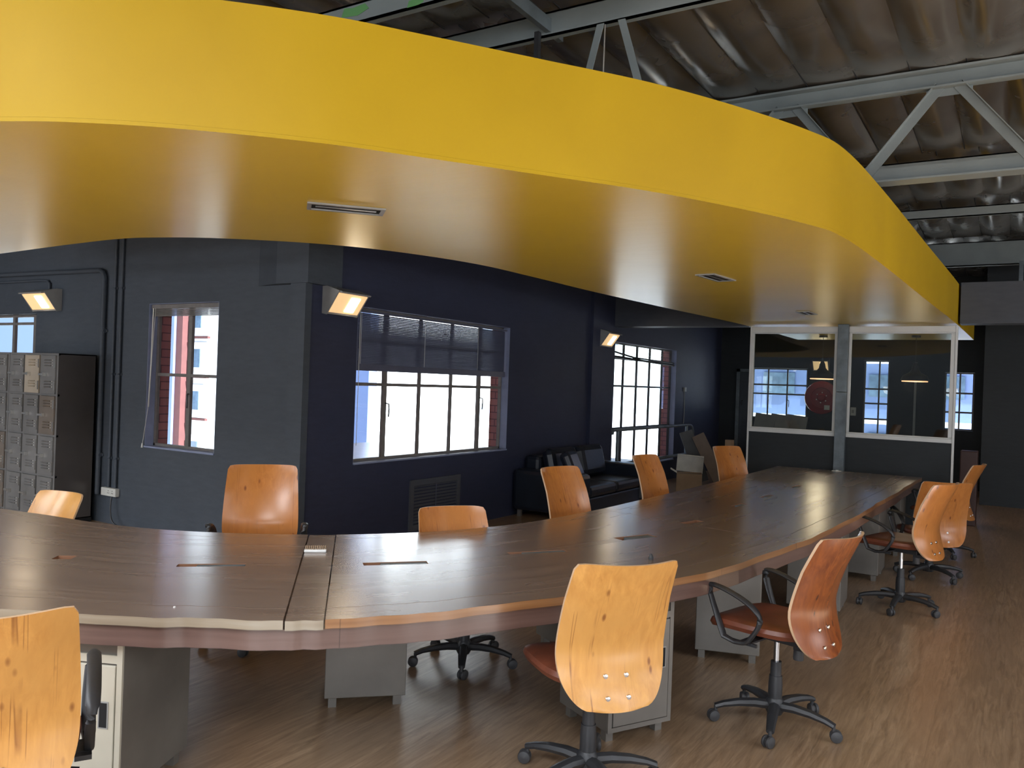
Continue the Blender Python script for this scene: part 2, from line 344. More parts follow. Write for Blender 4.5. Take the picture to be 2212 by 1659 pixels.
def catmull(P, n=5):
    out = []; L = len(P)
    for i in range(L-1):
        p0 = Vector(P[max(i-1, 0)]); p1 = Vector(P[i]); p2 = Vector(P[i+1]); p3 = Vector(P[min(i+2, L-1)])
        for k in range(n):
            t = k/n; out.append(0.5*((2*p1)+(p2-p0)*t+(2*p0-5*p1+4*p2-p3)*t*t+(3*p1-p0-3*p2+p3)*t**3))
    out.append(Vector(P[-1])); return out
def zrot(a): return Matrix.Rotation(a, 4, 'Z')
def tr(*p): return Matrix.Translation(Vector(p))

# ------------------------------------------------------------------ room shell
def wall_with_openings(mb, axis, p0, p1, a0, a1, z0, z1, ops, mi=0):
    """axis 'x': wall runs along X between y=p0 and p1; axis 'y': along Y between x=p0 and p1"""
    def bx(s0, s1, t0, t1):
        if s1-s0 < 1e-4 or t1-t0 < 1e-4: return
        if axis == 'x': mb.box((s0, p0, t0), (s1, p1, t1), mi)
        else: mb.box((p0, s0, t0), (p1, s1, t1), mi)
    cur = a0
    for (s0, s1, t0, t1) in sorted(ops):
        bx(cur, s0, z0, z1); bx(s0, s1, z0, t0); bx(s0, s1, t1, z1); cur = s1
    bx(cur, a1, z0, z1)
Y1, XW, ZT, YF = 5.12, -5.288, 4.05, 16.9
floor = MB().box((-14, -4.3, -0.12), (7.3, 17.2, 0)).build('floor', 'floor', kind='structure')
W1 = (-7.578, -6.492, 0.866, 2.325); WH = (-12.2, -9.715, 1.15, 2.255)
W2 = (5.742, 8.462, 0.832, 2.322); W3 = (11.545, 14.25, 0.36, 2.35)
mb = MB(); wall_with_openings(mb, 'x', Y1, Y1+0.13, -14, XW-0.1301, 0, ZT, [W1, WH]); mb.build('wall_left', 'wall_grey', kind='structure')
mb = MB(); wall_with_openings(mb, 'x', Y1+0.13, Y1+0.265, -14, XW-0.14, -4, ZT+0.3, [W1, WH]); mb.build('wall_left_brickwork', 'brick', kind='structure')
mb = MB(); wall_with_openings(mb, 'y', XW-0.13, XW, Y1, 17.05, 0, ZT, [W2, W3]); mb.build('wall_window_side', 'wall_navy', kind='structure')
mb = MB(); wall_with_openings(mb, 'y', XW-0.265, XW-0.13, Y1+0.265, 17.2, -4, ZT+0.3, [W2, W3]); mb.build('wall_window_side_brickwork', 'brick', kind='structure')
W4 = (-4.62, -3.52, 1.11, 2.14); W5 = (-2.48, -2.03, 0.62, 2.33); W6 = (-1.10, -0.62, 1.07, 2.13)
mb = MB(); wall_with_openings(mb, 'x', YF, YF+0.15, XW, -0.30, 0, ZT, [W4, W5, W6]); mb.build('wall_far', 'wall_dark', kind='structure')
MB().box((-0.42, 14.76, 0), (7, 14.9, ZT)).box((-0.42, 14.9, 0), (-0.30, 16.9, ZT)).build('wall_far_right', 'wall_dark', kind='structure')
mb = MB(); wall_with_openings(mb, 'x', -4.15, -4.0, -14, 7.15, 0, ZT, [(a, b, 0.9, 2.4) for a, b in SOUTH]); mb.build('wall_behind', 'wall_grey', kind='structure')
mb = MB(); wall_with_openings(mb, 'y', 7.0, 7.15, -4.0, 14.9, 0, ZT, [(a, b, 0.9, 2.4) for a, b in EAST]); mb.build('wall_right', 'wall_grey', kind='structure')
MB().box((-14.15, -4.15, 0), (-14, 5.4, ZT)).build('wall_left_end', 'wall_grey', kind='structure')
# projecting pilaster and ceiling-height downstand at the wall corner
MB().box((-5.45, 5.045, 0), (-5.262, 5.1195, 2.455)).build('trim_1', 'wall_grey', kind='structure')
MB().prism([(-5.95, 5.1195), (-5.62, 5.03), (-5.225, 5.03), (-5.225, 5.45), (-5.2875, 5.45), (-5.2875, 5.1195)], 2.455, ZT).build('trim_2', 'wall_grey', kind='structure')
MB().box((XW+0.0005, 10.66, 0), (XW+0.05, 10.98, ZT)).build('trim_3', 'wall_navy', kind='structure')
# reveals lined in a lighter blue grey, the window daylight put into the colour
for i, (ax, Wn) in enumerate((('x', W1), ('y', W2), ('y', W3))):
    m_ = MB(); a, b, c, d = Wn; t = 0.004
    if ax == 'x':
        m_.box((a, Y1+.001, c), (a+t, Y1+.128, d)).box((b-t, Y1+.001, c), (b, Y1+.128, d)).box((a, Y1-.012, c-.012), (b, Y1+.128, c+t)).box((a, Y1+.001, d-t), (b, Y1+.128, d))
    else:
        m_.box((XW-.128, a, c), (XW-.001, a+t, d)).box((XW-.128, b-t, c), (XW-.001, b, d)).box((XW-.128, a, c-.012), (XW+.012, b, c+t)).box((XW-.128, a, d-t), (XW-.001, b, d))
    m_.build('trim_%d' % (4+i), 'reveal', kind='structure')
# roof foil sagging between the purlins
PUR = [-4.1, -2.0, 0.1, 2.1, 4.15, 6.2, 8.3, 10.4, 12.9, 15.0, 17.1]
mb = MB(); nx = 620; X0, X1 = -14.0, 7.0; ny = 12; ys = []
for i in range(len(PUR)-1):
    for k in range(ny): ys.append((PUR[i]+(PUR[i+1]-PUR[i])*k/ny, k/ny, i))
ys.append((PUR[-1], 0, len(PUR)-1)); grid = []
for (y, t, bi) in ys:
    row = []
    for i in range(nx+1):
        x = X0+(X1-X0)*i/nx; u = ((x+0.11*(bi % 2))/0.34) % 1.0; pidx = math.floor((x+0.11*(bi % 2))/0.34)
        random.seed(int(pidx*97+bi*13)+500); amp = 0.035+0.035*random.random(); sk = random.random()*0.6+0.7
        z = 3.90-amp*math.sin(math.pi*t)**0.7*(math.sin(math.pi*u)**0.6+0.35*math.sin(math.pi*min(1, u*sk)))
        row.append(Vector((x, y, z)))
    grid.append(row)
vs = [v for r_ in grid for v in r_]; W_ = nx+1
def hole(x, y): return any(a <= x <= b and c <= y <= d for a, b, c, d in FILL_OPENINGS)
fc_ = [(j*W_+i, j*W_+i+1, (j+1)*W_+i+1, (j+1)*W_+i) for j in range(len(ys)-1) for i in range(nx)]
mb.add(vs, [f for f in fc_ if not hole(sum(vs[k].x for k in f)/4, sum(vs[k].y for k in f)/4)], 0, True)
mb.build('ceiling', 'foil', kind='structure')
tp = MB()
for bi in range(len(PUR)-1):
    for p in range(-41, 21):
        xs_ = p*0.34-0.11*(bi % 2)
        if not -13.9 < xs_ < 6.9 or any(a-.1 < xs_ < b+.1 and c < PUR[bi+1] and d > PUR[bi] for a, b, c, d in FILL_OPENINGS): continue
        sag = [(PUR[bi]+(PUR[bi+1]-PUR[bi])*k/8, 3.899) for k in range(9)]
        vs = []
        for y, z in sag: vs += [(xs_-.003, y, z), (xs_+.003, y, z), (xs_+.003, y, z-.006), (xs_-.003, y, z-.006)]
        tp.add(vs, [(4*k+q, 4*k+4+q, 4*k+4+(q+1) % 4, 4*k+(q+1) % 4) for k in range(8) for q in range(4)], 0)
tp.build('ceiling_seams', 'plastic', kind='structure')
dk = MB(); ed = sorted(set([-4.3, 17.3]+[v for q in FILL_OPENINGS for v in q[2:]]))
for y0_, y1_ in zip(ed, ed[1:]):
    cur = -14.2; ym = (y0_+y1_)/2
    for (a, b, c, d) in sorted(q for q in FILL_OPENINGS if q[2] < ym < q[3]): dk.box((cur, y0_, 4.06), (a, y1_, 4.16)); cur = b
    dk.box((cur, y0_, 4.06), (7.3, y1_, 4.16))
dk.build('ceiling_deck', 'wall_dark', kind='structure')

# ------------------------------------------------------------------ windows
def window(name, axis, plane, Wn, vbars, hbars, handles=(), mframe='frame', wide=(), blind_from=None):
    a, b, c, d = Wn; root = struct(name)
    root.location = ((a+b)/2, plane, c) if axis == 'x' else (plane, (a+b)/2, c)
    def P(m_, s0, s1, t0, t1, dd=0.018, off=0.0):
        if axis == 'x': m_.box((s0, plane-dd+off, t0), (s1, plane+dd+off, t1))
        else: m_.box((plane-dd+off, s0, t0), (plane+dd+off, s1, t1))
        return m_
    fr = MB(); e = 0.028; g = 0.002
    P(fr, a+g, a+e, c+g, d-g); P(fr, b-e, b-g, c+g, d-g); P(fr, a+g, b-g, c+g, c+e); P(fr, a+g, b-g, d-e, d-g); fr.build('frame', mframe, root, False)
    for i, s in enumerate(vbars):
        w_ = 0.026 if i in wide else 0.014; P(MB(), s-w_, s+w_, c+e, d-e, 0.016).build('mullion', mframe, root, False)
    for t in hbars: P(MB(), a+e, b-e, t-0.016, t+0.016, 0.014).build('glazing_bar', mframe, root, False)
    P(MB(), a+e, b-e, c+e, d-e, 0.002).build('pane', 'glass', root, False)
    for (s, t) in handles:
        m_ = MB(); sg = 1 if axis == 'y' else -1
        pts = [(0, 0), (0.045, -0.01), (0.05, -0.06), (0.045, -0.14)]
        if axis == 'x': m_.tube([(s+q*0.6, plane-0.02-q*0.6, t+z) for q, z in pts], 0.008, 6)
        else: m_.tube([(plane+0.02+q*0.6, s+q*0.6, t+z) for q, z in pts], 0.008, 6)
        m_.build('handle', 'plastic', root, False)
    return root
PW1 = Y1+0.115; PW2 = XW-0.115
window('window_1', 'x', PW1, W1, [-7.04], [1.605], [(-7.04, 1.42)], wide=(0,))
window('window_2', 'x', PW1, WH, [-11.9, -11.35, -10.87, -10.40, -9.93], [2.15, 1.72], [], wide=(0, 1, 2, 3, 4))
window('window_3', 'y', PW2, W2, [6.285, 6.845, 7.415, 7.975], [1.20+.384, 2.02], [(6.285, 1.40), (7.975, 1.46)], wide=(0, 3))
window('window_4', 'y', PW2, W3, [12.13, 12.68, 13.24, 13.82], [0.98, 1.66, 2.10], [], mframe='plastic')
window('window_5', 'x', YF+0.05, W4, [-4.30, -3.92], [1.615, 1.80], [(-3.9, 1.5)])
window('window_6', 'x', YF+0.05, W5, [-2.21], [0.9, 1.2, 1.5, 1.78], [])
window('window_7', 'x', YF+0.05, W6, [-0.85], [1.4, 1.75], [])
# door in the far corner
dr = struct('door_1'); dr.location = (-4.83, YF-0.02, 0)
MB().box((-4.93, YF-0.06, 0), (-4.86, YF-0.001, 2.11)).box((-4.93, YF-0.06, 2.05), (-4.66, YF-0.001, 2.11)).build('door_frame', 'steel_dull', dr, False)
MB().box((-4.855, YF-0.03, 0.01), (-4.67, YF-0.002, 2.04)).build('door_leaf', 'wall_grey', dr, False)
MB().tube([(-4.80, YF-0.035, 1.45), (-4.80, YF-0.07, 1.44), (-4.80, YF-0.07, 1.36)], 0.012, 6).build('door_handle', 'plastic', dr, False)

# ------------------------------------------------------------------ yellow curved bulkhead
ZR, ZRT = 2.54, 3.03
OUT = [(-9.0, 1.0), (-7.2, 1.0), (-5.6, 1.0), (-4.7, 1.06), (-3.9, 1.24), (-3.191, 1.527), (-2.885, 1.696), (-2.60, 1.92), (-2.278, 2.251), (-2.05, 2.56), (-1.768, 2.961), (-1.437, 3.44), (-1.165, 3.95), (-0.955, 4.44), (-0.855, 4.85), (-0.793, 5.884), (-0.711, 8.232), (-0.613, 11.0), (-0.545, 14.0)]
INN = [(-9.0, 3.42), (-7.9, 3.40), (-6.98, 3.375), (-6.08, 3.326), (-5.283, 3.305), (-4.897, 3.384), (-4.511, 3.564), (-4.04, 3.94), (-3.73, 4.387), (-3.50, 5.086), (-3.45, 5.905), (-3.42, 7.0), (-3.30, 8.69), (-3.12, 11.0), (-3.10, 14.0)]
o_ = [tuple(p) for p in catmull([(*p, 0) for p in OUT], 6)]; i_ = [tuple(p) for p in catmull([(*p, 0) for p in INN], 6)]
poly = [(p[0], p[1]) for p in o_]+[(p[0], p[1]) for p in reversed(i_)]
bk = thing('curved_bulkhead', 'huge curved bright yellow bulkhead hanging over the long table', 'bulkhead', (-1.8, 3.4, ZR))
MB().prism(poly, ZR+0.016, ZRT, smooth=True).build('fascia', 'fascia', bk, False, label='matt yellow curved side band')
MB().prism(poly, ZR, ZR+0.0155, smooth=True, mis=1).build('soffit', ['soffit', 'fascia'], bk, False, label='glossy yellow underside')
def downlight(label, cx, cy, ang, L, Wd):
    t = thing('recessed_downlight', label, 'ceiling light', (cx, cy, ZR-0.004), ang, 'slot lights in the yellow underside')
    f = MB(); e = 0.022
    f.box((-L/2, -Wd/2, -0.006), (L/2, -Wd/2+e, 0.003)).box((-L/2, Wd/2-e, -0.006), (L/2, Wd/2, 0.003)).box((-L/2, -Wd/2+e, -0.006), (-L/2+e, Wd/2-e, 0.003)).box((L/2-e, -Wd/2+e, -0.006), (L/2, Wd/2-e, 0.003))
    f.build('trim_frame', 'lampgrey', t)
    MB().box((-L/2+e, -Wd/2+e, 0.000), (L/2-e, Wd/2-e, 0.003)).build('recess', 'black', t)
    MB().box((-L/2+e+.02, -0.01, -0.004), (L/2-e-.02, 0.01, -0.0005)).build('lamp_bar', 'bare', t)
downlight('longest recessed slot light, nearest the camera in the yellow underside', -3.03, 3.17, R(47), 0.40, 0.17)
downlight('middle recessed slot light in the yellow underside', -2.03, 6.28, R(84), 0.42, 0.16)
downlight('farthest recessed slot light in the yellow underside, before the glass', -1.98, 9.33, R(88), 0.36, 0.15)

# ------------------------------------------------------------------ beams and roof steel
b1 = MB().box((-0.585, 11.12, 2.555), (6.99, 11.42, 3.047)).build('ceiling_beam', 'beam_dark'); tag(b1, 'deep slate grey beam running right from the yellow bulkhead end', 'beam')
b2 = MB().box((XW+0.002, 11.50, 2.575), (-3.15, 11.83, 3.06)).build('ceiling_beam', 'beam_dark'); tag(b2, 'dark beam crossing above the tall window left of the glass screen', 'beam')
def channel(mb, y, z0, z1, x0, x1, fl=0.05, t=0.012):
    mb.box((x0, y, z0), (x1, y+t, z1)); mb.box((x0, y, z0), (x1, y+fl, z0+t)); mb.box((x0, y, z1-t), (x1, y+fl, z1)); return mb
tz = thing('roof_truss', 'grey green steel lattice truss with zigzag bars above the right floor', 'truss', (1, 6.2, 3.14))
m_ = MB().box((-5.2, 6.13, 3.865), (6.9, 6.27, 3.88)).box((-5.2, 6.20, 3.75), (6.9, 6.215, 3.865)).box((-5.2, 6.14, 3.75), (6.9, 6.20, 3.762)); m_.build('top_chord', 'steel_paint', tz, False)
m_ = MB().box((-5.2, 6.20, 3.15), (6.9, 6.215, 3.245)).box((-5.2, 6.13, 3.138), (6.9, 6.28, 3.15)); m_.build('bottom_chord', 'steel_paint', tz, False)
k = 0
for i in range(-4, 7):
    xa = -0.44+1.06*i
    for sg in (-1, 1):
        p = Vector((xa+0.055*sg, 6.195, 3.765)); q = Vector((xa+0.50*sg, 6.195, 3.20)); d = (q-p).normalized(); n_ = Vector((d.z, 0, -d.x))
        m_ = MB(); wv = 0.032
        for (yo, a_, b_) in ((0.0, -wv, wv), (-0.04, (wv-0.006) if sg < 0 else -wv, wv if sg < 0 else -wv+0.006)):
            y0_, y1_ = (6.188, 6.198) if yo == 0 else (6.150, 6.188)
            vs = [p+n_*a_, p+n_*b_, q+n_*b_, q+n_*a_]
            m_.add([(v.x, y0_, v.z) for v in vs]+[(v.x, y1_, v.z) for v in vs], [(0,1,2,3),(7,6,5,4),(0,4,5,1),(1,5,6,2),(2,6,7,3),(3,7,4,0)])
        m_.build('web_bar', 'steel_paint', tz, False)
    MB().box((xa-0.14, 6.1985, 3.70), (xa+0.14, 6.2, 3.78)).build('gusset_plate', 'steel_paint', tz, False)
def purlin(label, y, z0, z1, x0=-13.9, x1=6.9, m='steel_paint', fl=0.05):
    o = channel(MB(), y, z0, z1, x0, x1, fl).build('steel_purlin', m); tag(o, label, 'beam', 'roof purlins'); return o
pu = purlin('grey steel purlin in the upper left corner above the yellow bulkhead', 3.28, 3.575, 3.69)
for (x, z, q) in ((-3.12, 3.645, 1.0), (-2.70, 3.60, 0.55)):
    MB().prism([(-.10*q, -.018), (.02, -.03*q), (.10*q, -.006), (.07*q, .026*q), (-.02, .018), (-.08*q, .03*q)], 0, .0015, T=tr(x, 3.2795, z) @ Matrix.Rotation(R(90), 4, 'X')).build('paint_mark', 'greenpaint', pu)
pm = purlin('grey steel purlin at top centre with two hangers below it', 4.15, 3.70, 3.845)
purlin('grey steel purlin seen through the truss triangle', 8.3, 3.715, 3.825)
purlin('thin grey steel purlin between the truss and the deep rear beam', 10.4, 3.70, 3.81)
purlin('deep rear steel beam just above the end of the yellow bulkhead', 12.9, 3.50, 3.83, XW+0.02, 6.9, 'steel_paint', 0.12)
# second truss half hidden above the dark beam
t2 = thing('rear_truss_post', 'small steel posts in the dark gap over the slate beam', 'truss', (0, 12.4, 3.1))
MB().box((XW+.05, 12.55, 3.06), (6.9, 12.68, 3.14)).build('bottom_chord', 'steel_dull', t2, False)
for x in (0.0, 1.1, 2.2): MB().box((x, 12.6, 3.14), (x+0.05, 12.64, 3.50)).build('post', 'steel_dull', t2, False)
def strap(label, a, b, w_=0.022, rod=False):
    if rod: o = MB().tube([a, b], 0.005, 6).build('hanger_rod', 'bare')
    else:
        a = Vector(a); b = Vector(b); o = MB().add([(a.x-w_, a.y, a.z), (a.x+w_, a.y, a.z), (b.x+w_, b.y, b.z), (b.x-w_, b.y, b.z), (a.x-w_, a.y+.006, a.z), (a.x+w_, a.y+.006, a.z), (b.x+w_, b.y+.006, b.z), (b.x-w_, b.y+.006, b.z)], [(3,2,1,0),(4,5,6,7),(0,1,5,4),(1,2,6,5),(2,3,7,6),(3,0,4,7)]).build('hanger_strap', 'steel_paint')
    tag(o, label, 'hanger', 'hangers of the yellow bulkhead'); return o
strap('left flat steel hanger strap between purlin and yellow bulkhead', (-2.06, 4.14, 3.70), (-2.22, 4.13, 3.03))
strap('right flat steel hanger strap between purlin and yellow bulkhead', (-1.93, 4.14, 3.70), (-1.72, 4.13, 3.03))
strap('thin threaded rod hanging between the two flat straps', (-2.04, 4.16, 3.70), (-2.04, 4.16, 3.03), rod=True)
br = thing('pipe_bracket', 'small dark angle bracket clipped under the purlin above the yellow edge', 'bracket', (-2.45, 4.1, 3.6))
MB().box((-2.47, 4.10, 3.50), (-2.44, 4.13, 3.72)).box((-2.47, 4.10, 3.50), (-2.36, 4.13, 3.515)).build('angle', 'plastic', br, False)
cr_ = MB().prism([(0, 0), (0.035, 0), (0.035, 2.6), (0, 2.6)], 3.72, 3.80, T=tr(-2.42, 1.7, 0)).build('roof_tie', 'steel_dull'); tag(cr_, 'dark steel tie joining the two purlins at top centre', 'beam')

# ------------------------------------------------------------------ glass partition
PY = 11.0
gp = thing('glass_partition', 'white framed glass screen with dark lower panels at the table end', 'partition', (-1.8, PY, 0))
def rail(x0, x1, z0, z1, y0=-0.035, y1=0.035, nm='frame_rail', m='white'):
    return MB().box((x0, PY+y0, z0), (x1, PY+y1, z1)).build(nm, m, gp, False, bevel=0.004)
XL, XR, XP0, XP1 = -3.045, -0.592, -1.925, -1.80
rail(XL, XL+0.022, 0, 2.52); rail(XR-0.025, XR, 0, 2.52)
for (a, b) in ((XL+0.0225, XP0-0.001), (XP1+0.001, XR-0.0255)):
    rail(a, b, 2.44, 2.515); rail(a, b, 1.115, 1.165)
    rail(a, b, 2.425, 2.44, -0.02, 0.02, 'glazing_bead'); rail(a, b, 1.165, 1.18, -0.02, 0.02, 'glazing_bead')
    rail(a, a+0.03, 1.18, 2.425, -0.025, 0.025); rail(b-0.045, b, 1.18, 2.425, -0.025, 0.025)
    MB().box((a+.03, PY-0.003, 1.18), (b-.045, PY+0.003, 2.425)).build('glass_pane', 'partglass', gp, False)
    MB().box((a, PY-0.02, 0.0), (b, PY+0.02, 1.114)).build('lower_panel', 'wall_dark', gp, False)
sc = thing('steel_column', 'blue grey square steel column splitting the glass screen', 'column', (-1.865, PY-0.08, 0))
MB().box((-1.925, PY-0.10, 0), (-1.80, PY+0.02, 1.68)).build('lower_shaft', 'steel_dull', sc, False, bevel=0.004)
MB().box((-1.925, PY-0.10, 1.684), (-1.80, PY+0.02, ZR-0.001)).build('upper_shaft', 'steel_dull', sc, False, bevel=0.004)

# ------------------------------------------------------------------ room behind the glass
hr = thing('fire_hose_reel', 'big red fire hose reel seen through the left glass pane', 'hose reel', (-3.23, YF-0.12, 1.576))
T = tr(-3.23, YF-0.005, 1.576) @ Matrix.Rotation(R(90), 4, 'X')
MB().lathe([(0.0, 0.0), (0.10, 0.0), (0.10, 0.06), (0.315, 0.06), (0.325, 0.075), (0.315, 0.09), (0.20, 0.10), (0.19, 0.085), (0.08, 0.085), (0.06, 0.11), (0.0, 0.11)], 36, 0, T).build('reel_disc', 'red', hr, False)
MB().lathe([(0.0, 0.02), (0.26, 0.02), (0.26, 0.055), (0.0, 0.055)], 28, 0, T).build('hose', 'plastic', hr, False)
for k in range(6):
    m_ = MB(); a = k*math.pi/3+0.4; m_.lathe([(0, 0.09), (0.012, 0.09), (0.010, 0.098), (0, 0.10)], 8, 0, T @ tr(0.10*math.cos(a), 0.10*math.sin(a), -0.004)); m_.build('bolt', 'bare', hr, False)
MB().box((-3.17, YF-0.108, 1.34), (-3.07, YF-0.102, 1.43)).build('sticker', 'offwhite', hr, False)
def pendant(label, x, y, zr_):
    t = thing('pendant_lamp', label, 'pendant lamp', (x, y, zr_), 0, 'black pendant lamps behind the glass')
    MB().lathe([(0.185, 0.0), (0.19, 0.006), (0.165, 0.07), (0.08, 0.12), (0.05, 0.16), (0.04, 0.22), (0.022, 0.26), (0.0, 0.262)], 28).build('lamp_shade', 'plastic', t)
    MB().lathe([(0.0, -0.014), (0.172, -0.014), (0.172, 0.004), (0.0, 0.004)], 24).build('lit_inside', 'pendglow', t)
    l = light('pendant_glow', 'POINT', (0, 0, -0.06), (0, 0, 0), 7, (1, 0.8, 0.6), shadow_soft_size=0.14); l.parent = t
    MB().tube([(0, 0, 0.26), (0, 0, ZR-zr_-0.03)], 0.004, 6).build('cord', 'plastic', t)
    MB().lathe([(0.0, ZR-zr_-0.03), (0.06, ZR-zr_-0.03), (0.06, ZR-zr_-0.002), (0, ZR-zr_-0.002)], 18).build('ceiling_rose', 'plastic', t)
pendant('black pendant lamp in the right glass pane', -1.228, 13.0, 1.885)
pendant('black pendant lamp above the red hose reel in the left pane', -2.50, 13.0, 1.885)
sw = thing('light_switch', 'small white switch plate beside the steel column on the dark wall behind glass', 'switch', (-2.62, YF-0.01, 1.33))
MB().box((-2.70, YF-0.014, 1.25), (-2.60, YF-0.001, 1.41)).build('plate', 'offwhite', sw, False, bevel=0.003)
MB().box((-2.675, YF-0.022, 1.30), (-2.635, YF-0.0145, 1.36)).build('rocker', 'lampgrey', sw, False)
wd = thing('wall_duct', 'thin pale vertical conduit on the far wall behind the right glass pane', 'conduit', (-1.62, YF-0.03, 1.2))
MB().box((-1.60, YF-0.03, 0.1), (-1.56, YF-0.001, 2.3)).build('duct', 'lampgrey', wd, False)
for k, (x, lb) in enumerate(((-4.4, 'leftmost flattened grey carton leaning below the far window'), (-4.1, 'middle flattened grey carton leaning below the far window'), (-3.8, 'rightmost flattened grey carton leaning below the far window'))):
    o = MB().box((-0.20, -0.02, 0), (0.20, 0.02, 1.22)).build('flattened_carton', 'lampgrey'); o.location = (x, YF-0.35+0.05*k, 0.0); o.rotation_euler = (R(-9), R(6), 0); tag(o, lb, 'carton', 'flattened cartons behind the glass')

# ------------------------------------------------------------------ wall floodlights
def flood(label, loc, rz, wdt=0.44, sc_=1.0):
    """local: +Y is out of the wall, X along the wall"""
    t = thing('wall_floodlight', label, 'wall light', loc, rz, 'floodlights on the walls')
    s = sc_; prof = [(0.001, -0.115), (0.055*s, -0.125), (0.205*s, 0.085), (0.06*s, 0.13), (0.001, 0.13)]
    T = Matrix(((0, 0, 1, 0), (1, 0, 0, 0), (0, 1, 0, 0), (0, 0, 0, 1)))
    h = wdt/2
    MB().prism(prof, -h, -h+0.012, T=T).build('side_plate', 'lampgrey', t); MB().prism(prof, h-0.012, h, T=T).build('side_plate', 'lampgrey', t)
    hood = [(0.001, 0.105), (0.06*s, 0.105), (0.225*s, 0.062), (0.235*s, 0.075), (0.062*s, 0.128), (0.001, 0.128)]
    MB().prism(hood, -h+0.0125, h-0.0125, T=T).build('hood', 'lampgrey', t)
    MB().box((-h+.0125, 0.001, -0.115), (h-.0125, 0.03, 0.10)).box((-h+.0125, 0.03, -0.118), (h-.0125, 0.062*s, -0.105)).build('back_box', 'lampgrey', t)
    MB().add([(-h+.014, 0.066*s, -0.102), (h-.014, 0.066*s, -0.102), (h-.014, 0.19*s, 0.062), (-h+.014, 0.19*s, 0.062), (-h+.014, 0.056*s, -0.096), (h-.014, 0.056*s, -0.096), (h-.014, 0.18*s, 0.068), (-h+.014, 0.18*s, 0.068)], [(0,1,2,3),(7,6,5,4),(0,4,5,1),(1,5,6,2),(2,6,7,3),(3,7,4,0)]).build('lens', 'lampgold', t)
    MB().add([(-h*0.55, 0.085*s, -0.088), (h*0.02, 0.085*s, -0.088), (h*0.02, 0.178*s, 0.035), (-h*0.55, 0.178*s, 0.035), (-h*0.55, 0.078*s, -0.083), (h*0.02, 0.078*s, -0.083), (h*0.02, 0.171*s, 0.040), (-h*0.55, 0.171*s, 0.040)], [(0,1,2,3),(7,6,5,4),(0,4,5,1),(1,5,6,2),(2,6,7,3),(3,7,4,0)]).build('bulb', 'bulb', t)
    l = light('floodlight_glow', 'AREA', (0, 0.24, -0.05), (0, 0, 0), 1.6, (1, 0.78, 0.5), shape='RECTANGLE', size=0.34, size_y=0.2); l.parent = t
    l.rotation_euler = (R(50), 0, 0)
    return t
flood('lit grey floodlight on the left wall above the lockers', (-9.44, Y1, 2.395), R(180), 0.50)
flood('lit grey floodlight beside the window with the venetian blind', (XW, 5.47, 2.325), R(-90), 0.40)
flood('lit grey floodlight high left of the tall window', (XW, 11.10, 2.36), R(-90), 0.40)
flood('lit floodlight on the far wall above the red hose reel', (-3.26, YF, 2.22), R(180), 0.30)
so = thing('wall_socket', 'white wall socket with a black plug above the floodlight', 'socket', (XW, 5.44, 2.59))
MB().box((XW+.001, 5.38, 2.54), (XW+.014, 5.49, 2.655)).build('face_plate', 'offwhite', so, False, bevel=0.003)
MB().box((XW+.0145, 5.385, 2.55), (XW+.06, 5.435, 2.61)).build('plug', 'plastic', so, False, bevel=0.008)
cb_ = MB().tube([tuple(p) for p in catmull([(XW+.05, 5.41, 2.55), (XW+.055, 5.415, 2.50), (XW+.05, 5.385, 2.455), (XW+.05, 5.33, 2.45), (XW+.05, 5.30, 2.47)], 5)], 0.007, 8).build('lamp_cord', 'offwhite'); tag(cb_, 'short white cord looping from the wall socket to the floodlight', 'cord')

# ------------------------------------------------------------------ conduits, socket and cable on the left wall
def conduit(label, pts, r=0.016, clips=()):
    t = thing('conduit_pipe', label, 'conduit', pts[0], 0, 'painted conduit pipes on the left wall')
    MB().tube(pts, r, 10).build('pipe', 'wall_grey', t, False)
    for (x, z) in clips: MB().box((x-r*1.9, Y1-0.012, z-0.012), (x+r*1.9, Y1-0.001, z+0.012)).tube([(x-r*1.2, Y1-0.024, z), (x+r*1.2, Y1-0.024, z)], r*0.9, 8).build('clip', 'wall_grey', t, False)
conduit('left of two painted vertical conduits running down to the white socket', [(-8.145, Y1-0.02, 0.39), (-8.150, Y1-0.02, 3.5)], 0.014, [(-8.146, 0.70), (-8.147, 1.59), (-8.148, 2.50)])
conduit('right of two painted vertical conduits running down to the white socket', [(-8.025, Y1-0.02, 0.39), (-8.030, Y1-0.02, 3.5)], 0.014, [(-8.026, 0.70), (-8.027, 1.59), (-8.028, 2.50)])
conduit('thick painted pipe bending round the top of the locker wall', [(-13.5, Y1-0.03, 2.76), (-11, Y1-0.03, 2.735), (-8.42, Y1-0.03, 2.70), (-8.36, Y1-0.03, 2.68), (-8.33, Y1-0.03, 2.62), (-8.33, Y1-0.03, 0.3)], 0.026, [(-8.33, 2.05), (-8.33, 0.72)])
conduit('thin conduit bending down to the lit floodlight above the lockers', [(-13.5, Y1-0.02, 2.66), (-9.62, Y1-0.02, 2.635), (-9.46, Y1-0.02, 2.625), (-9.42, Y1-0.02, 2.59), (-9.42, Y1-0.02, 2.53)], 0.014)
conduit('painted vertical conduit beside the floodlight near the tall window', [(XW+0.02, 10.85, 2.4), (XW+0.02, 10.85, 3.5)], 0.014)
s2_ = thing('double_socket', 'white double socket box low on the wall beside the lockers', 'socket', (-8.10, Y1, 0.345))
MB().box((-8.235, Y1-0.05, 0.30), (-7.975, Y1-0.001, 0.385)).build('socket_box', 'offwhite', s2_, False, bevel=0.006)
m_ = MB()
for x in (-8.10, -8.03):
    for dx, dz in ((0, .015), (-.012, -.008), (.012, -.008)): m_.box((x+dx-.003, Y1-0.0515, .342+dz-.005), (x+dx+.003, Y1-0.0501, .342+dz+.005))
m_.build('socket_holes', 'black', s2_, False)
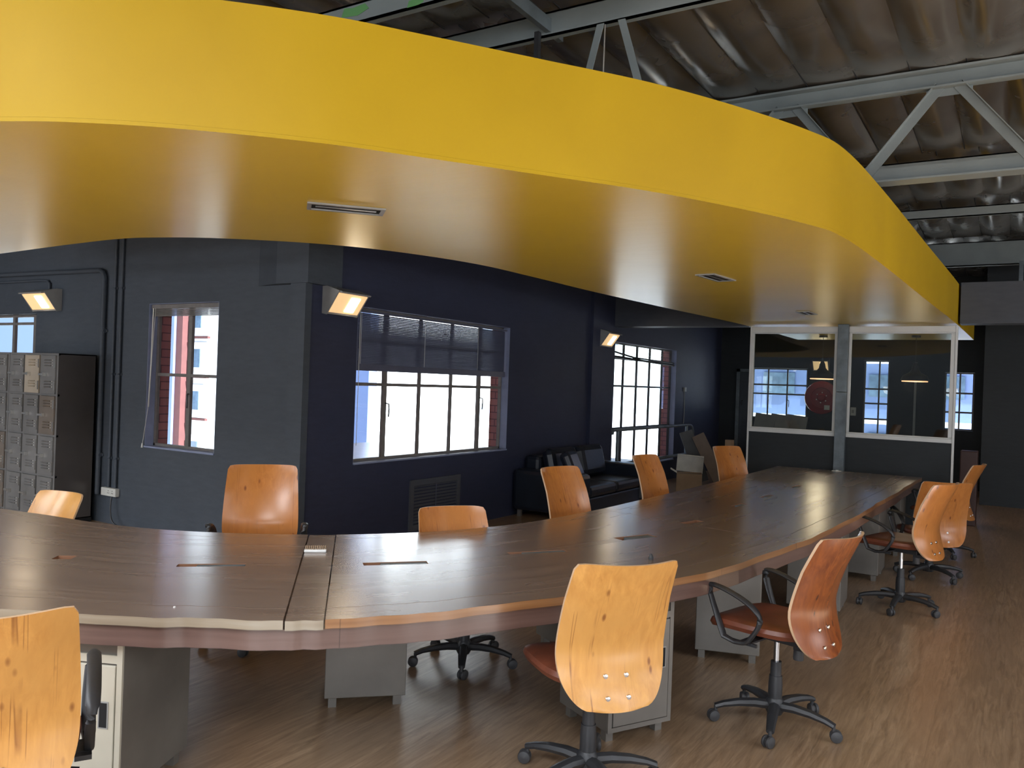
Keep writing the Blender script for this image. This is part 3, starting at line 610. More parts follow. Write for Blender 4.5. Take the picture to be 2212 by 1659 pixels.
cb2 = MB().tube([tuple(p) for p in catmull([(-8.03, Y1-0.055, 0.30), (-8.02, Y1-0.07, 0.18), (-7.97, Y1-0.08, 0.06), (-7.85, Y1-0.07, 0.012), (-7.5, Y1-0.05, 0.010), (-6.8, Y1-0.05, 0.010), (-6.2, Y1-0.06, 0.010)], 5)], 0.008, 8).build('floor_cable', 'plastic'); tag(cb2, 'black cable hanging from the double socket along the wall foot', 'cable')

# ------------------------------------------------------------------ lockers
def locker_door(parent, x0, x1, z0, z1, m, yf):
    """front faces -Y, local coordinates relative to the root"""
    g = 0.006; d = MB(); d.box((x0+g, yf-0.016, z0+g), (x1-g, yf-0.002, z1-g)); w_ = x1-x0
    for zc in (z0+(z1-z0)*0.80, z0+(z1-z0)*0.26):
        for k in range(3):
            z = zc+0.028*(1-k); d.add([(x0+w_*.30, yf-.0161, z-.010), (x0+w_*.72, yf-.0161, z-.010), (x0+w_*.72, yf-.027, z-.004), (x0+w_*.30, yf-.027, z-.004), (x0+w_*.30, yf-.0161, z+.006), (x0+w_*.72, yf-.0161, z+.006)], [(0,1,2,3),(3,2,5,4),(0,3,4),(1,5,2)])
            d.lathe([(0, 0), (.006, 0), (.005, .003), (0, .004)], 8, 1, tr(x0+w_*.80, yf-.016, z) @ Matrix.Rotation(R(90), 4, 'X'))
    o = d.build('locker_door', [m, 'offwhite'], parent, bevel=0)
    zm = (z0+z1)/2
    MB().box((x0-0.005, yf-0.034, zm-.010), (x0+w_*.36, yf-0.022, zm+.010)).box((x0+w_*.27, yf-0.022, zm-.014), (x0+w_*.38, yf-0.0165, zm+.014)).box((x0+w_*.36, yf-0.05, zm-.018), (x0+w_*.41, yf-0.0165, zm+.018)).build('latch', 'bare', o)
    for zh in (z0+(z1-z0)*.22, z0+(z1-z0)*.78): MB().box((x1-.022, yf-0.024, zh-.045), (x1-.010, yf-0.0165, zh+.045)).build('hinge', 'bare', o)
def locker_bank(label, xr, seed, cols=3, rows=4, cw=0.306, wdt=None):
    y0, y1 = 4.655, 5.06; H = 1.785; xl = xr-cols*cw-0.03
    t = thing('locker_bank', label, 'lockers', (xr, y0, 0), 0, 'grey steel lockers on the left wall')
    W__ = cols*cw+0.03; D_ = y1-y0
    body = MB().box((-0.012, 0, 0.05), (0, D_, H), 1).box((-W__, 0, 0.05), (-W__+0.012, D_, H), 1).box((-W__, 0, H-0.012), (0, D_, H), 1).box((-W__, D_-.01, .05), (0, D_, H), 1).box((-W__, .02, .05), (0, D_, .06), 0)
    for c in range(cols+1): xx = -0.015-c*cw; body.box((xx-.014, -0.004, .06), (xx+.014, 0.02, H-.01), 0)
    for r_ in range(rows+1): zz = 0.085+r_*0.422; body.box((-W__, -0.003, zz-.010), (0, 0.02, zz+.010), 0)
    body.box((-W__+.012, .021, .07), (-.012, .03, H-.02), 2)
    body.build('locker_body', ['locker', 'locker_side', 'black'], t)
    MB().box((-W__, 0.03, 0), (0, D_, 0.05)).build('plinth', 'black', t)
    rnd = random.Random(seed)
    for c in range(cols):
        for r_ in range(rows):
            m = rnd.choice(['locker', 'locker', 'locker_c', 'locker'])
            if seed == 1 and (c, r_) == (1, 3): m = 'locker_b'
            locker_door(t, -0.015-(c+1)*cw+.008, -0.015-c*cw-.008, 0.085+r_*.422+.006, 0.085+(r_+1)*.422-.006, m, -0.003)
    return t
locker_bank('grey steel lockers with one cream door, nearest the wall conduits', -8.375, 1)
locker_bank('grey steel lockers cut off by the left picture edge', -9.33, 5)

# ------------------------------------------------------------------ blinds
bl = thing('venetian_blind', 'grey venetian blind half lowered over the middle window', 'blind', (XW-0.05, 7.10, 2.30))
MB().box((XW-.075, 5.76, 2.275), (XW-.03, 8.44, 2.295)).build('head_rail', 'slat', bl, False)
m_ = MB(); ns = 30
for k in range(ns):
    z = 2.262-k*(2.262-1.785)/(ns-1); xa, xb = XW-.062, XW-.050
    m_.add([(xa, 5.77, z+.0087), (xb, 5.77, z-.0087), (xb, 8.43, z-.0087), (xa, 8.43, z+.0087), (xa, 5.77, z+.0085), (xb, 5.77, z-.0065), (xb, 8.43, z-.0065), (xa, 8.43, z+.0085)], [(3,2,1,0),(4,5,6,7),(0,1,5,4),(1,2,6,5),(2,3,7,6),(3,0,4,7)])
m_.build('slats', 'slat', bl, False)
MB().box((XW-.072, 5.765, 1.715), (XW-.040, 8.435, 1.778)).build('bottom_rail', 'slat', bl, False)
for y in (5.84, 6.83, 7.83): MB().tube([(XW-.040, y, 1.78), (XW-.040, y, 2.28)], 0.002, 5).build('ladder_cord', 'white', bl, False)
MB().tube([(XW-.02, 5.80, 1.0), (XW-.02, 5.80, 2.28)], 0.003, 5).build('pull_cord', 'offwhite', bl, False)
rb = thing('raised_blind', 'bunched white blind drawn up at the top of the left window', 'blind', (-7.03, Y1+.05, 2.25))
m_ = MB().box((-7.57, Y1+.025, 2.275), (-6.50, Y1+.075, 2.318))
for k in range(7): m_.box((-7.56, Y1+.03, 2.20+k*.0105), (-6.505, Y1+.06, 2.2065+k*.0105))
m_.build('gathered_slats', 'frame', rb, False)
MB().tube([(-7.535, Y1+.02, 2.28), (-7.53, Y1+.01, 1.7), (-7.535, Y1-.0, 1.27)], 0.008, 6).build('tilt_wand', 'offwhite', rb, False)
MB().tube([(-7.50, Y1+.02, 2.28), (-7.525, Y1-.01, 1.27), (-7.585, Y1-.02, 0.89)], 0.0025, 5).build('pull_cord', 'offwhite', rb, False)
MB().lathe([(0, 0), (.012, 0), (.006, .045), (0, .045)], 8, 0, tr(-7.585, Y1-.022, 0.85)).build('cord_knob', 'offwhite', rb, False)
b3 = thing('broken_blind', 'narrow crooked blind hanging across the top of the tall window', 'blind', (XW-.05, 12.9, 2.2))
m_ = MB()
for k in range(9): m_.box((XW-.07, 11.56, 2.325-k*.024), (XW-.055, 14.24, 2.328-k*.024))
m_.build('slats', 'frame', b3, False)
MB().tube([(XW-.05, 11.56, 2.20), (XW-.05, 12.4, 2.135), (XW-.05, 14.24, 2.11)], 0.014, 6).tube([(XW-.05, 11.56, 2.12), (XW-.05, 14.24, 2.07)], 0.02, 6).build('bottom_rail', 'plastic', b3, False)

# ------------------------------------------------------------------ wall vent under the middle window
vt = thing('wall_vent', 'grey framed louvred vent in the wall below the blind window', 'vent', (XW, 7.05, 0.10))
ya, yb, za, zb, fw = 6.60, 7.49, 0.07, 0.60, 0.06
MB().box((XW+.0005, ya, za), (XW+.02, ya+fw, zb)).box((XW+.0005, yb-fw, za), (XW+.02, yb, zb)).box((XW+.0005, ya+fw, za), (XW+.02, yb-fw, za+fw)).box((XW+.0005, ya+fw, zb-fw), (XW+.02, yb-fw, zb)).build('frame', 'beam_dark', vt, False)
m_ = MB()
for k in range(12):
    z = za+fw+0.02+k*0.034; m_.add([(XW+.001, ya+fw, z+.012), (XW+.016, ya+fw, z-.004), (XW+.016, yb-fw, z-.004), (XW+.001, yb-fw, z+.012), (XW+.001, ya+fw, z+.016), (XW+.016, ya+fw, z), (XW+.016, yb-fw, z), (XW+.001, yb-fw, z+.016)], [(3,2,1,0),(4,5,6,7),(0,1,5,4),(1,2,6,5),(2,3,7,6),(3,0,4,7)])
m_.build('louvres', 'beam_dark', vt, False)
MB().box((XW+.0165, 7.035, za+fw), (XW+.02, 7.045, zb-fw)).build('centre_bar', 'slat', vt, False)

# ------------------------------------------------------------------ the long table
ST = [((-6.6, 1.0), (-6.7, 2.62)), ((-5.3, 1.02), (-5.95, 2.61)), ((-4.2, 1.17), (-5.32, 2.62)), ((-3.6, 1.345), (-4.9, 2.68)), ((-3.116, 1.55), (-4.46, 2.73)), ((-2.654, 1.795), (-4.07, 2.83)), ((-2.448, 1.932), (-3.72, 3.0)),
      ((-2.22, 2.079), (-3.33, 3.28)), ((-2.12, 2.182), (-3.22, 3.38)), ((-1.955, 2.374), (-3.09, 3.53)), ((-1.80, 2.625), (-2.94, 3.73)), ((-1.605, 3.0), (-2.79, 4.0)), ((-1.31, 3.67), (-2.645, 4.4)), ((-1.18, 4.23), (-2.575, 4.8)),
      ((-1.07, 5.0), (-2.52, 5.35)), ((-1.0, 5.75), (-2.49, 6.0)), ((-0.95, 6.9), (-2.455, 6.9)), ((-0.925, 7.7), (-2.435, 7.7)), ((-0.88, 9.0), (-2.41, 8.9)), ((-0.85, 10.1), (-2.40, 10.05))]
NS = 6
Nc = catmull([(*a, 0) for a, b in ST], NS); Fc = catmull([(*b, 0) for a, b in ST], NS)
for i in range(len(Nc)):
    s_ = i/len(Nc)*60; d = (Nc[i]-Fc[i]).normalized(); Nc[i] += d*(0.006*math.sin(s_*1.3)+0.004*math.sin(s_*3.1+1))
cum = [0]
for i in range(1, len(Nc)): cum.append(cum[-1]+(((Nc[i]+Fc[i])-(Nc[i-1]+Fc[i-1]))*0.5).length)
def strip(i0, i1, f0, f1, z0, z1, g0=0.0, g1=0.0, edge_mi=0):
    """closed slab between stations i0..i1 and lateral fractions f0..f1"""
    mb = MB(); cols_ = []
    for i in range(i0, i1+1):
        a, b = Nc[i], Fc[i]; wd_ = (b-a).length
        tl = (Nc[min(i+1, len(Nc)-1)]-Nc[max(i-1, 0)]).normalized()
        sh = tl*(g0 if i == i0 else (-g1 if i == i1 else 0))
        n_ = max(1, int(round((f1-f0)*10))); row = []
        for k in range(n_+1):
            f = f0+(f1-f0)*k/n_; p = a+(b-a)*f+sh; row.append((p, (cum[i], f*wd_)))
        cols_.append(row)
    n_ = len(cols_[0]); L = len(cols_); vs = []
    for z in (z0, z1):
        for row in cols_:
            for (p, uv) in row: vs.append((p.x, p.y, z))
    def id_(l, i, k): return l*L*n_+i*n_+k
    fs = []; uvs = []; mis = []
    for i in range(L-1):
        for k in range(n_-1):
            q = [(i, k), (i+1, k), (i+1, k+1), (i, k+1)]
            fs.append([id_(1, *x) for x in q]); uvs.append([cols_[x[0]][x[1]][1] for x in q]); mis.append(0)
            fs.append([id_(0, *x) for x in q][::-1]); uvs.append([cols_[x[0]][x[1]][1] for x in q][::-1]); mis.append(0)
        for k, e in ((0, edge_mi), (n_-1, 0)):
            fs.append([id_(0, i, k), id_(0, i+1, k), id_(1, i+1, k), id_(1, i, k)]); u0, u1 = cols_[i][k][1][0], cols_[i+1][k][1][0]
            uvs.append([(u0, 0), (u1, 0), (u1, z1-z0), (u0, z1-z0)]); mis.append(e)
    for i in (0, L-1):
        for k in range(n_-1):
            fs.append([id_(0, i, k), id_(0, i, k+1), id_(1, i, k+1), id_(1, i, k)]); v0, v1 = cols_[i][k][1][1], cols_[i][k+1][1][1]
            uvs.append([(v0, 0), (v1, 0), (v1, z1-z0), (v0, z1-z0)]); mis.append(0)
    mb.add(vs, fs, 0, True, uvs); mb.m = mis; return mb
tb = thing('conference_table', 'very long curved dark wood table sweeping through the room', 'table', (-2.2, 4.5, 0))
SECT = [(0, 7*NS), (7*NS, 8*NS), (8*NS, 14*NS), (14*NS, 17*NS), (17*NS, 19*NS)]
SLOTS = [(-3.745, 2.14, 38, 0.085, 0.075, 0), (-3.12, 2.47, 43, 0.30, 0.055, 1), (-2.51, 3.05, 48, 0.31, 0.060, 1), (-2.12, 3.74, 54, 0.33, 0.050, 1), (-1.885, 4.50, 66, 0.28, 0.085, 1), (-1.81, 5.28, 76, 0.20, 0.06, 0), (-1.80, 6.33, 84, 0.22, 0.05, 1), (-1.765, 7.05, 88, 0.22, 0.05, 1), (-1.73, 8.0, 89, 0.22, 0.05, 1)]
def cutter(x, y, a, L, W__):
    o = MB().box((-L/2, -W__/2, 0.70), (L/2, W__/2, 0.80), 0).build('cutter', 'rawwood'); o.location = (x, y, 0); o.rotation_euler = (0, 0, R(a)); return o
for si, (i0, i1) in enumerate(SECT):
    g = 0.003
    if si == 1:
        strip(i0, i1, 0.0, 1.0, 0.722, 0.758, 0.004, 0.003, 1).build('loose_plank', ['ttop', 'tedge_grey'], tb, False, label='narrow loose plank bridging two table halves'); continue
    c = strip(i0, i1, 0.095, 0.925, 0.725, 0.76, g, g).build('tabletop', ['ttop', 'rawwood'], None)
    lo = min(min(Nc[i].y, Fc[i].y) for i in range(i0, i1+1)); cs = []
    for (x, y, a, L, W__, tray) in SLOTS:
        inside = (si == 0 and x < -2.9) or (si == 2 and -2.9 < x and y < 5.1) or (si == 3 and 5.1 < y < 7.7) or (si == 4 and y > 7.7)
        if inside:
            k = cutter(x, y, a, L, W__); cs.append(k); md = c.modifiers.new('b', 'BOOLEAN'); md.object = k; md.operation = 'DIFFERENCE'; md.solver = 'EXACT'
    if cs:
        bpy.context.view_layer.update(); dg = bpy.context.evaluated_depsgraph_get(); me = bpy.data.meshes.new_from_object(c.evaluated_get(dg)); c.modifiers.clear(); c.data = me
        for k in cs: bpy.data.objects.remove(k)
    c.parent = tb; c.location = -tb.location
    strip(i0, i1, 0.0, 0.0925, 0.725, 0.76, g, g, 1).build('edge_board', ['ttop', 'tedge' if si else 'tedge_grey'], tb, False)
    strip(i0, i1, 0.9275, 1.0, 0.725, 0.76, g, g).build('edge_board', ['ttop', 'tedge'], tb, False)
for (x, y, a, L, W__, tray) in SLOTS:
    if tray:
        T = tr(x-tb.location.x, y-tb.location.y, 0) @ zrot(R(a))
        MB().box((-L/2+.075, -W__/2-.004, 0.7185), (L/2+.02, W__/2+.004, 0.7240), 0, T).box((-L/2+.085, -W__/2+.003, .7240), (L/2-.003, W__/2-.003, 0.7565), 0, T).build('cable_flap', 'steel_dull', tb)
NA = [Nc[i]+(Fc[i]-Nc[i])*0.012 for i in range(len(Nc))]
def ribbon(pa, pb, z0, z1, i0, i1, m, nm):
    mb = MB()
    for i in range(i0, i1):
        a0, a1, b0, b1 = pa[i], pa[i+1], pb[i], pb[i+1]; u0, u1 = cum[i], cum[i+1]
        vs = [(a0.x, a0.y, z0), (a1.x, a1.y, z0), (a1.x, a1.y, z1), (a0.x, a0.y, z1), (b0.x, b0.y, z0), (b1.x, b1.y, z0), (b1.x, b1.y, z1), (b0.x, b0.y, z1)]
        uq = [(u0, 0), (u1, 0), (u1, z1-z0), (u0, z1-z0)]
        mb.add(vs, [(0, 1, 2, 3), (7, 6, 5, 4), (3, 2, 6, 7), (1, 0, 4, 5)], 0, True, [uq]*4)
        if i == i0: mb.add(vs, [(0, 3, 7, 4)], 0, False, [uq])
        if i == i1-1: mb.add(vs, [(1, 5, 6, 2)], 0, False, [uq])
    return mb.build(nm, m, tb, False, merge=True)
NB = [Nc[i]+(Fc[i]-Nc[i])*0.035 for i in range(len(Nc))]; FA = [Nc[i]+(Fc[i]-Nc[i])*0.985 for i in range(len(Nc))]; FB = [Nc[i]+(Fc[i]-Nc[i])*0.962 for i in range(len(Nc))]
jn = 7*NS
for (a, b) in ((0, jn), (jn, 13*NS), (13*NS, 19*NS)): ribbon(NA, NB, 0.645, 0.7215, a, b, 'apron', 'apron'); ribbon(FB, FA, 0.645, 0.7215, a, b, 'apron', 'apron')
# ------------------------------------------------------------------ things on the table
bs = thing('scrubbing_brush', 'white scrubbing brush lying bristles up on the loose plank', 'brush', (-2.98, 2.985, 0.758), R(41))
MB().box((-0.055, -0.018, 0.0), (0.055, 0.018, 0.016)).build('brush_back', 'white', bs, bevel=0.006)
m_ = MB()
for i in range(11):
    for j in range(3): x, y = -0.048+i*.0096, -0.011+j*.011; m_.tube([(x, y, .016), (x+random.uniform(-.002, .002), y, .032)], 0.0026, 5)
m_.build('bristles', 'card', bs)
o = MB().lathe([(0, 0), (.012, 0), (.013, .010), (.009, .022), (.004, .030), (0, .030)], 12).build('cable_stopper', 'plastic'); o.location = (-1.575, 3.975, 0.7601); tag(o, 'tiny black stopper standing on the table beyond the nearest chair', 'stopper')
o = MB().box((-.05, -.03, 0), (.05, .03, .004)).box((-.01, -.012, .004), (.02, .012, .012)).build('adhesive_pad', 'offwhite'); o.location = (-1.73, 10.04, 0.7601); tag(o, 'small white pad at the far end of the table by the column', 'pad')
for (x, y, lb) in ((-2.66, 1.945, 'tiny white paper scrap right of the nearest left chair'), (-2.93, 1.685, 'tiny white paper scrap behind the nearest left chair')):
    o = MB().lathe([(0, 0), (.005, 0), (.004, .004), (0, .005)], 8).build('paper_scrap', 'white'); o.location = (x, y, 0.7601); tag(o, lb, 'scrap')

# ------------------------------------------------------------------ pedestal cabinets under the table
def cabinet(label, x, y, a, w_=0.40, d_=0.47, h=0.62, front='door', mdoor='cab_side', edge='cab_side'):
    """local origin = front left bottom corner; X runs along the front, Y goes back"""
    t = thing('pedestal_cabinet', label, 'cabinet', (x, y, 0), R(a), 'metal cabinets under the long table'); z0 = 0.055
    MB().box((0, 0, z0), (w_, d_, h)).build('cabinet_body', 'cab_side', t, bevel=0.004)
    e = 0.022
    if front:
        MB().box((0, -.010, z0), (e, -.0005, h)).box((w_-e, -.010, z0), (w_, -.0005, h)).box((e, -.010, z0), (w_-e, -.0005, z0+e)).box((e, -.010, h-.075), (w_-e, -.0005, h-.045)).build('front_frame', edge, t)
        MB().box((e+.004, -.014, z0+e+.004), (w_-e-.004, -.0005, h-.082)).build('door', mdoor, t, bevel=0.003)
        MB().box((w_-e-.065, -.0165, .32), (w_-e-.025, -.0145, .42)).build('handle_frame', 'lampgrey', t); MB().box((w_-e-.060, -.0175, .325), (w_-e-.030, -.0168, .415)).build('handle_recess', 'black', t)
    for (fx, fy) in ((.02, .03), (w_-.06, .03), (.02, d_-.07), (w_-.06, d_-.07)):
        MB().box((fx, fy, 0.0), (fx+.04, fy+.04, z0)).build('foot', 'cab_side', t)
    return t
cabinet('cream door metal cabinet under the table beside the nearest left chair', -2.765-.92*.44, 1.816-.39*.44, math.degrees(math.atan2(.39, .92)), 0.44, 0.46, 0.635, 'door', 'cab_door', 'cab_door')
cabinet('plain grey cabinet under the table, left of the star base on the floor', -2.85, 2.95, 44, 0.40, 0.45, 0.62, None)
cabinet('grey cabinet with black handle right behind the nearest plywood chair', -1.545, 3.43, 61, 0.37, 0.40, 0.63)
cabinet('grey cabinet behind the arm of the red brown chair', -1.62, 4.86, 17, 0.38, 0.50, 0.62, None)
cabinet('grey cabinet under the table between the red brown chair and the next one', -1.42, 6.35, 3, 0.38, 0.45, 0.62, None)
cabinet('dark grey cabinet under the table beside the third right hand chair', -1.36, 7.85, 0, 0.38, 0.45, 0.62, None)
cabinet('farthest grey cabinet under the end of the table', -1.34, 9.25, 0, 0.38, 0.45, 0.62, None)
cabinet('small grey cabinet in shade under the far edge, behind the nearest chair', -2.25, 4.35, 60, 0.30, 0.35, 0.62, None)
cabinet('grey cabinet under the far edge of the table near the sofa', -2.35, 6.1, 80, 0.36, 0.40, 0.62, None)
o = MB().box((-.05, -.03, 0), (.05, .03, .004)).build('floor_card', 'card'); o.location = (-1.78, 4.63, 0.0); o.rotation_euler = (0, 0, R(50)); tag(o, 'small brown card lying on the floor under the table', 'card')

# ------------------------------------------------------------------ office chairs
def back_mesh(vth=0.013, H=0.585):
    nu, nv = 18, 26; mb = MB(); P = []
    def hw(v):
        w_ = 0.232-0.017*max(0.0, (v-0.45)/0.55)**1.3
        if v < 0.36: t = (0.36-v)/0.36; w_ *= 0.44+0.56*math.sqrt(max(0.0, 1-t**2.3))
        if v > 0.975: w_ -= 0.010*((v-0.975)/0.025)**2.2
        return w_
    def yb(v, u):
        y = 0.075*(1-v/0.36)**2*1.0 if v < 0.36 else 0.135*((v-0.36)/0.64)**1.25
        return -(y) + (0.066*(0.35+0.65*min(1, v*1.4)))*u*u
    for side in (0, 1):
        for j in range(nv+1):
            v = (j/nv)**1.5 if j < nv*0.4 else (0.4**1.5)+(1-0.4**1.5)*((j/nv-0.4)/0.6)
            for i in range(nu+1):
                u = -1+2*i/nu; dzz = -0.006*(abs(u)**12) if v > 0.96 else 0.0
                P.append((hw(v)*u, yb(v, u)-(vth if side else 0), H*v+dzz))
    W__ = nu+1; S = W__*(nv+1); fs = []; mi = []
    for j in range(nv):
        for i in range(nu):
            a = j*W__+i; fs.append((a, a+1, a+W__+1, a+W__)); mi.append(0); fs.append((S+a+W__, S+a+W__+1, S+a+1, S+a)); mi.append(0)
    def rim(l):
        for a, b in zip(l, l[1:]): fs.append((a, b, b+S, a+S)); mi.append(1)
    rim([i for i in range(W__)]); rim([nv*W__+i for i in range(W__)]); rim([j*W__ for j in range(nv+1)]); rim([j*W__+nu for j in range(nv+1)])
    mb.add(P, fs, 0, True); mb.m = mi; mb.sm = [m == 0 for m in mi]; return mb, yb
def seat_mesh():
    mb = MB(); n = 22; P = []; fs = []; w_, d_ = 0.24, 0.255
    def se(t, e=3.2): c, s = math.cos(t), math.sin(t); return (math.copysign(abs(c)**(2/e), c), math.copysign(abs(s)**(2/e), s))
    prof = [(0.0, 0.062), (0.5, 0.058), (0.85, 0.060), (0.97, 0.048), (1.0, 0.028), (0.96, 0.008), (0.80, 0.0), (0.0, 0.0)]
    seg = 36
    for (r_, z) in prof:
        for k in range(seg):
            x, y = se(2*math.pi*k/seg); yy = y*r_*d_; zz = z-0.030*max(0, yy/d_-0.45)**1.5*2.2*(1 if z > 0.0 else 0.7)+0.012*abs(x*r_)**2
            P.append((x*r_*w_*(1.0+0.04*yy/d_), yy, zz))
    for i in range(len(prof)-1):
        for k in range(seg): fs.append((i*seg+k, i*seg+(k+1) % seg, (i+1)*seg+(k+1) % seg, (i+1)*seg+k))
    mb.add(P, fs, 0, True); return mb
def make_chair(arms=True, wood='chair_c', base_rot=0.0, dz=0.0):
    t = thing('office_chair', '', 'chair')
    hub = MB().lathe([(0.0, 0.055), (0.035, 0.055), (0.045, 0.075), (0.045, 0.115), (0.034, 0.135), (0.0, 0.135)], 20)
    for k in range(5):
        a = base_rot+k*2*math.pi/5; T = zrot(a); pts = [(0.03, 0, 0.098), (0.10, 0, 0.104), (0.18, 0, 0.100), (0.25, 0, 0.088), (0.292, 0, 0.074)]
        m2 = MB().tube(pts, [0.028, 0.027, 0.025, 0.021, 0.019], 8, 0, [0.024, 0.023, 0.020, 0.016, 0.014]); hub.add([T @ v for v in m2.v], m2.f, 0, True)
    hub.build('star_base', 'plastic', t)
    for k in range(5):
        a = base_rot+k*2*math.pi/5; T = zrot(a) @ tr(0.288, 0, 0) @ zrot(random.uniform(0, 6.28)); c = MB()
        c.tube([T @ Vector((0, 0, 0.048)), T @ Vector((0, 0, 0.078))], 0.009, 8); c.tube([T @ Vector((0.012, -0.009, 0.030)), T @ Vector((0.012, 0.009, 0.030))], 0.020, 12)
        for s in (-1, 1):
            prof = [(0.0, 0.0), (0.027, 0.0), (0.029, 0.006), (0.026, 0.014), (0.012, 0.018), (0.0, 0.019)]
            c.lathe(prof, 18, 0, T @ tr(0.012, 0.006*s, 0.0295) @ Matrix.Rotation(R(-90*s), 4, 'X'))
        c.build('caster', 'rubber', t)
    MB().lathe([(0.0, 0.12), (0.034, 0.12), (0.034, 0.20), (0.031, 0.245), (0.0, 0.245)], 18).lathe([(0.0, 0.245), (0.027, 0.245), (0.026, 0.315), (0, 0.315)], 18).build('column_sleeve', 'plastic', t)
    MB().lathe([(0.0, 0.20+dz), (0.014, 0.20+dz), (0.014, 0.405+dz), (0.0, 0.405+dz)], 14).build('gas_lift', 'chrome', t)
    mech = MB().box((-0.055, -0.14, 0.395+dz), (0.055, 0.09, 0.43+dz)).box((-0.11, -0.10, 0.43+dz), (0.11, 0.10, 0.437+dz)).box((-0.03, -0.222, 0.372+dz), (0.03, -0.10, 0.398+dz)).box((-0.045, -0.222, 0.375+dz), (0.045, -0.200, 0.50+dz)); mech.build('tilt_mechanism', 'plastic', t, bevel=0.003)
    MB().lathe([(0, 0), (0.024, 0), (0.026, 0.012), (0.024, 0.05), (0, 0.05)], 14, 0, tr(0.0, -0.115, 0.322+dz)).build('tension_knob', 'rubber', t)
    MB().tube([(0.05, -0.02, 0.41+dz), (0.17, -0.035, 0.40+dz), (0.235, -0.045, 0.385+dz)], [0.005, 0.006, 0.010], 8).build('lever', 'plastic', t)
    seat = seat_mesh(); seat.v = [v+Vector((0, 0.05, 0.437+dz)) for v in seat.v]; seat.build('seat', 'leather', t)
    bmh, yb = back_mesh(); sh = Vector((0, -0.205, 0.385+dz)); Rb = Matrix.Rotation(R(3.0), 4, 'X')
    bmh.v = [Rb @ v+sh for v in bmh.v]; back = bmh.build('backrest', [wood, 'ply_edge'], t)
    for (bx, bz) in ((-.044, .045), (.044, .045), (-.044, .12), (.044, .12)):
        p = Rb @ Vector((bx, yb(bz/0.585, 0)-0.013, bz))+sh
        MB().lathe([(0, 0), (.011, 0), (.009, .004), (0, .005)], 10, 0, tr(*p) @ Matrix.Rotation(R(90), 4, 'X')).build('bolt', 'chrome', back)
    if arms:
        for s in (-1, 1):
            x = 0.262*s; z_ = 0.425+dz
            loop = catmull([(q[0], q[1]+0.04, q[2]) for q in [(x, 0.10, z_), (x, 0.145, z_+0.10), (x+.008*s, 0.185, z_+0.215), (x+.010*s, 0.17, z_+0.238), (x+.010*s, 0.09, z_+0.228), (x+.008*s, -0.02, z_+0.190), (x+.004*s, -0.085, z_+0.140), (x, -0.085, z_+0.09), (x, -0.05, z_+0.03), (x, -0.02, z_-0.005), (x, 0.04, z_-0.015)]], 4)
            n = len(loop); ra = []; rb_ = []
            for i in range(n):
                f = i/n; top = 0.30 < f < 0.58; ra.append(0.022 if (top or f < .2) else 0.016); rb_.append(0.011)
            a_ = MB().tube(loop, ra, 10, 0, rb_, closed=True, upv=(0, 0, 1)).box((x-0.03*s-0.01, -0.03, z_-0.02), (x+0.008, 0.10, z_-0.005))
            a_.box((min(0.10*s, x), 0.0, z_-0.012), (max(0.10*s, x), 0.06, z_-0.004)); a_.build('armrest', 'plastic', t)
    return t
PROTO = {}
def chair(label, x, y, psi, arms=True, wood='chair_c', dz=0.0, brot=0.0):
    key = (arms, wood, round(dz, 3), round(brot, 2))
    t = make_chair(arms, wood, R(brot), dz) if key not in PROTO else copy_tree(PROTO[key])
    PROTO.setdefault(key, t); t['label'] = label; t['group'] = 'plywood swivel chairs around the long table'
    t.location = (x, y, 0); t.rotation_euler = (0, 0, R(psi)); return t
chair('honey plywood swivel chair at bottom left, cut off by the picture edge', -2.56, 1.26, 60, True, 'chair_a', 0.03)
chair('small honey plywood chair tilted in front of the lockers', -5.26, 2.68, 186, False, 'chair_a', -0.14, 20)
chair('tall orange plywood armchair between the left window and the corner', -3.93, 3.45, 226, True, 'chair_c', 0.09, 10)
chair('low orange plywood chair in front of the wall vent', -2.70, 3.93, 234, False, 'chair_c', -0.10, 69)
chair('orange plywood chair in front of the black sofa', -2.565, 5.285, 258, False, 'chair_c', 0.07, 5)
chair('orange plywood chair in front of the tall window', -2.54, 6.90, 262, False, 'chair_c', 0.07, 30)
chair('orange plywood chair left of the glass screen at the table end', -2.41, 8.76, 245, False, 'chair_c', 0.07, 50)
chair('honey plywood swivel chair without arms seen from behind at the centre', -1.463, 3.066, 50, False, 'chair_a', 0.025, 58)
chair('red brown plywood armchair with brown leather seat on the open floor', -0.965, 4.15, 75, True, 'chair_b', 0.03, 61)
chair('orange plywood armchair, second on the right side of the table', -0.71, 7.0, 72, True, 'chair_c', 0.05, 50)
chair('orange plywood armchair half hidden behind the second one on the right side', -0.62, 8.40, 28, True, 'chair_c', -0.05, 0)
chair('farthest orange plywood chair, beside the white frame of the glass screen', -0.60, 9.72, 80, True, 'chair_c', 0.02, 70)

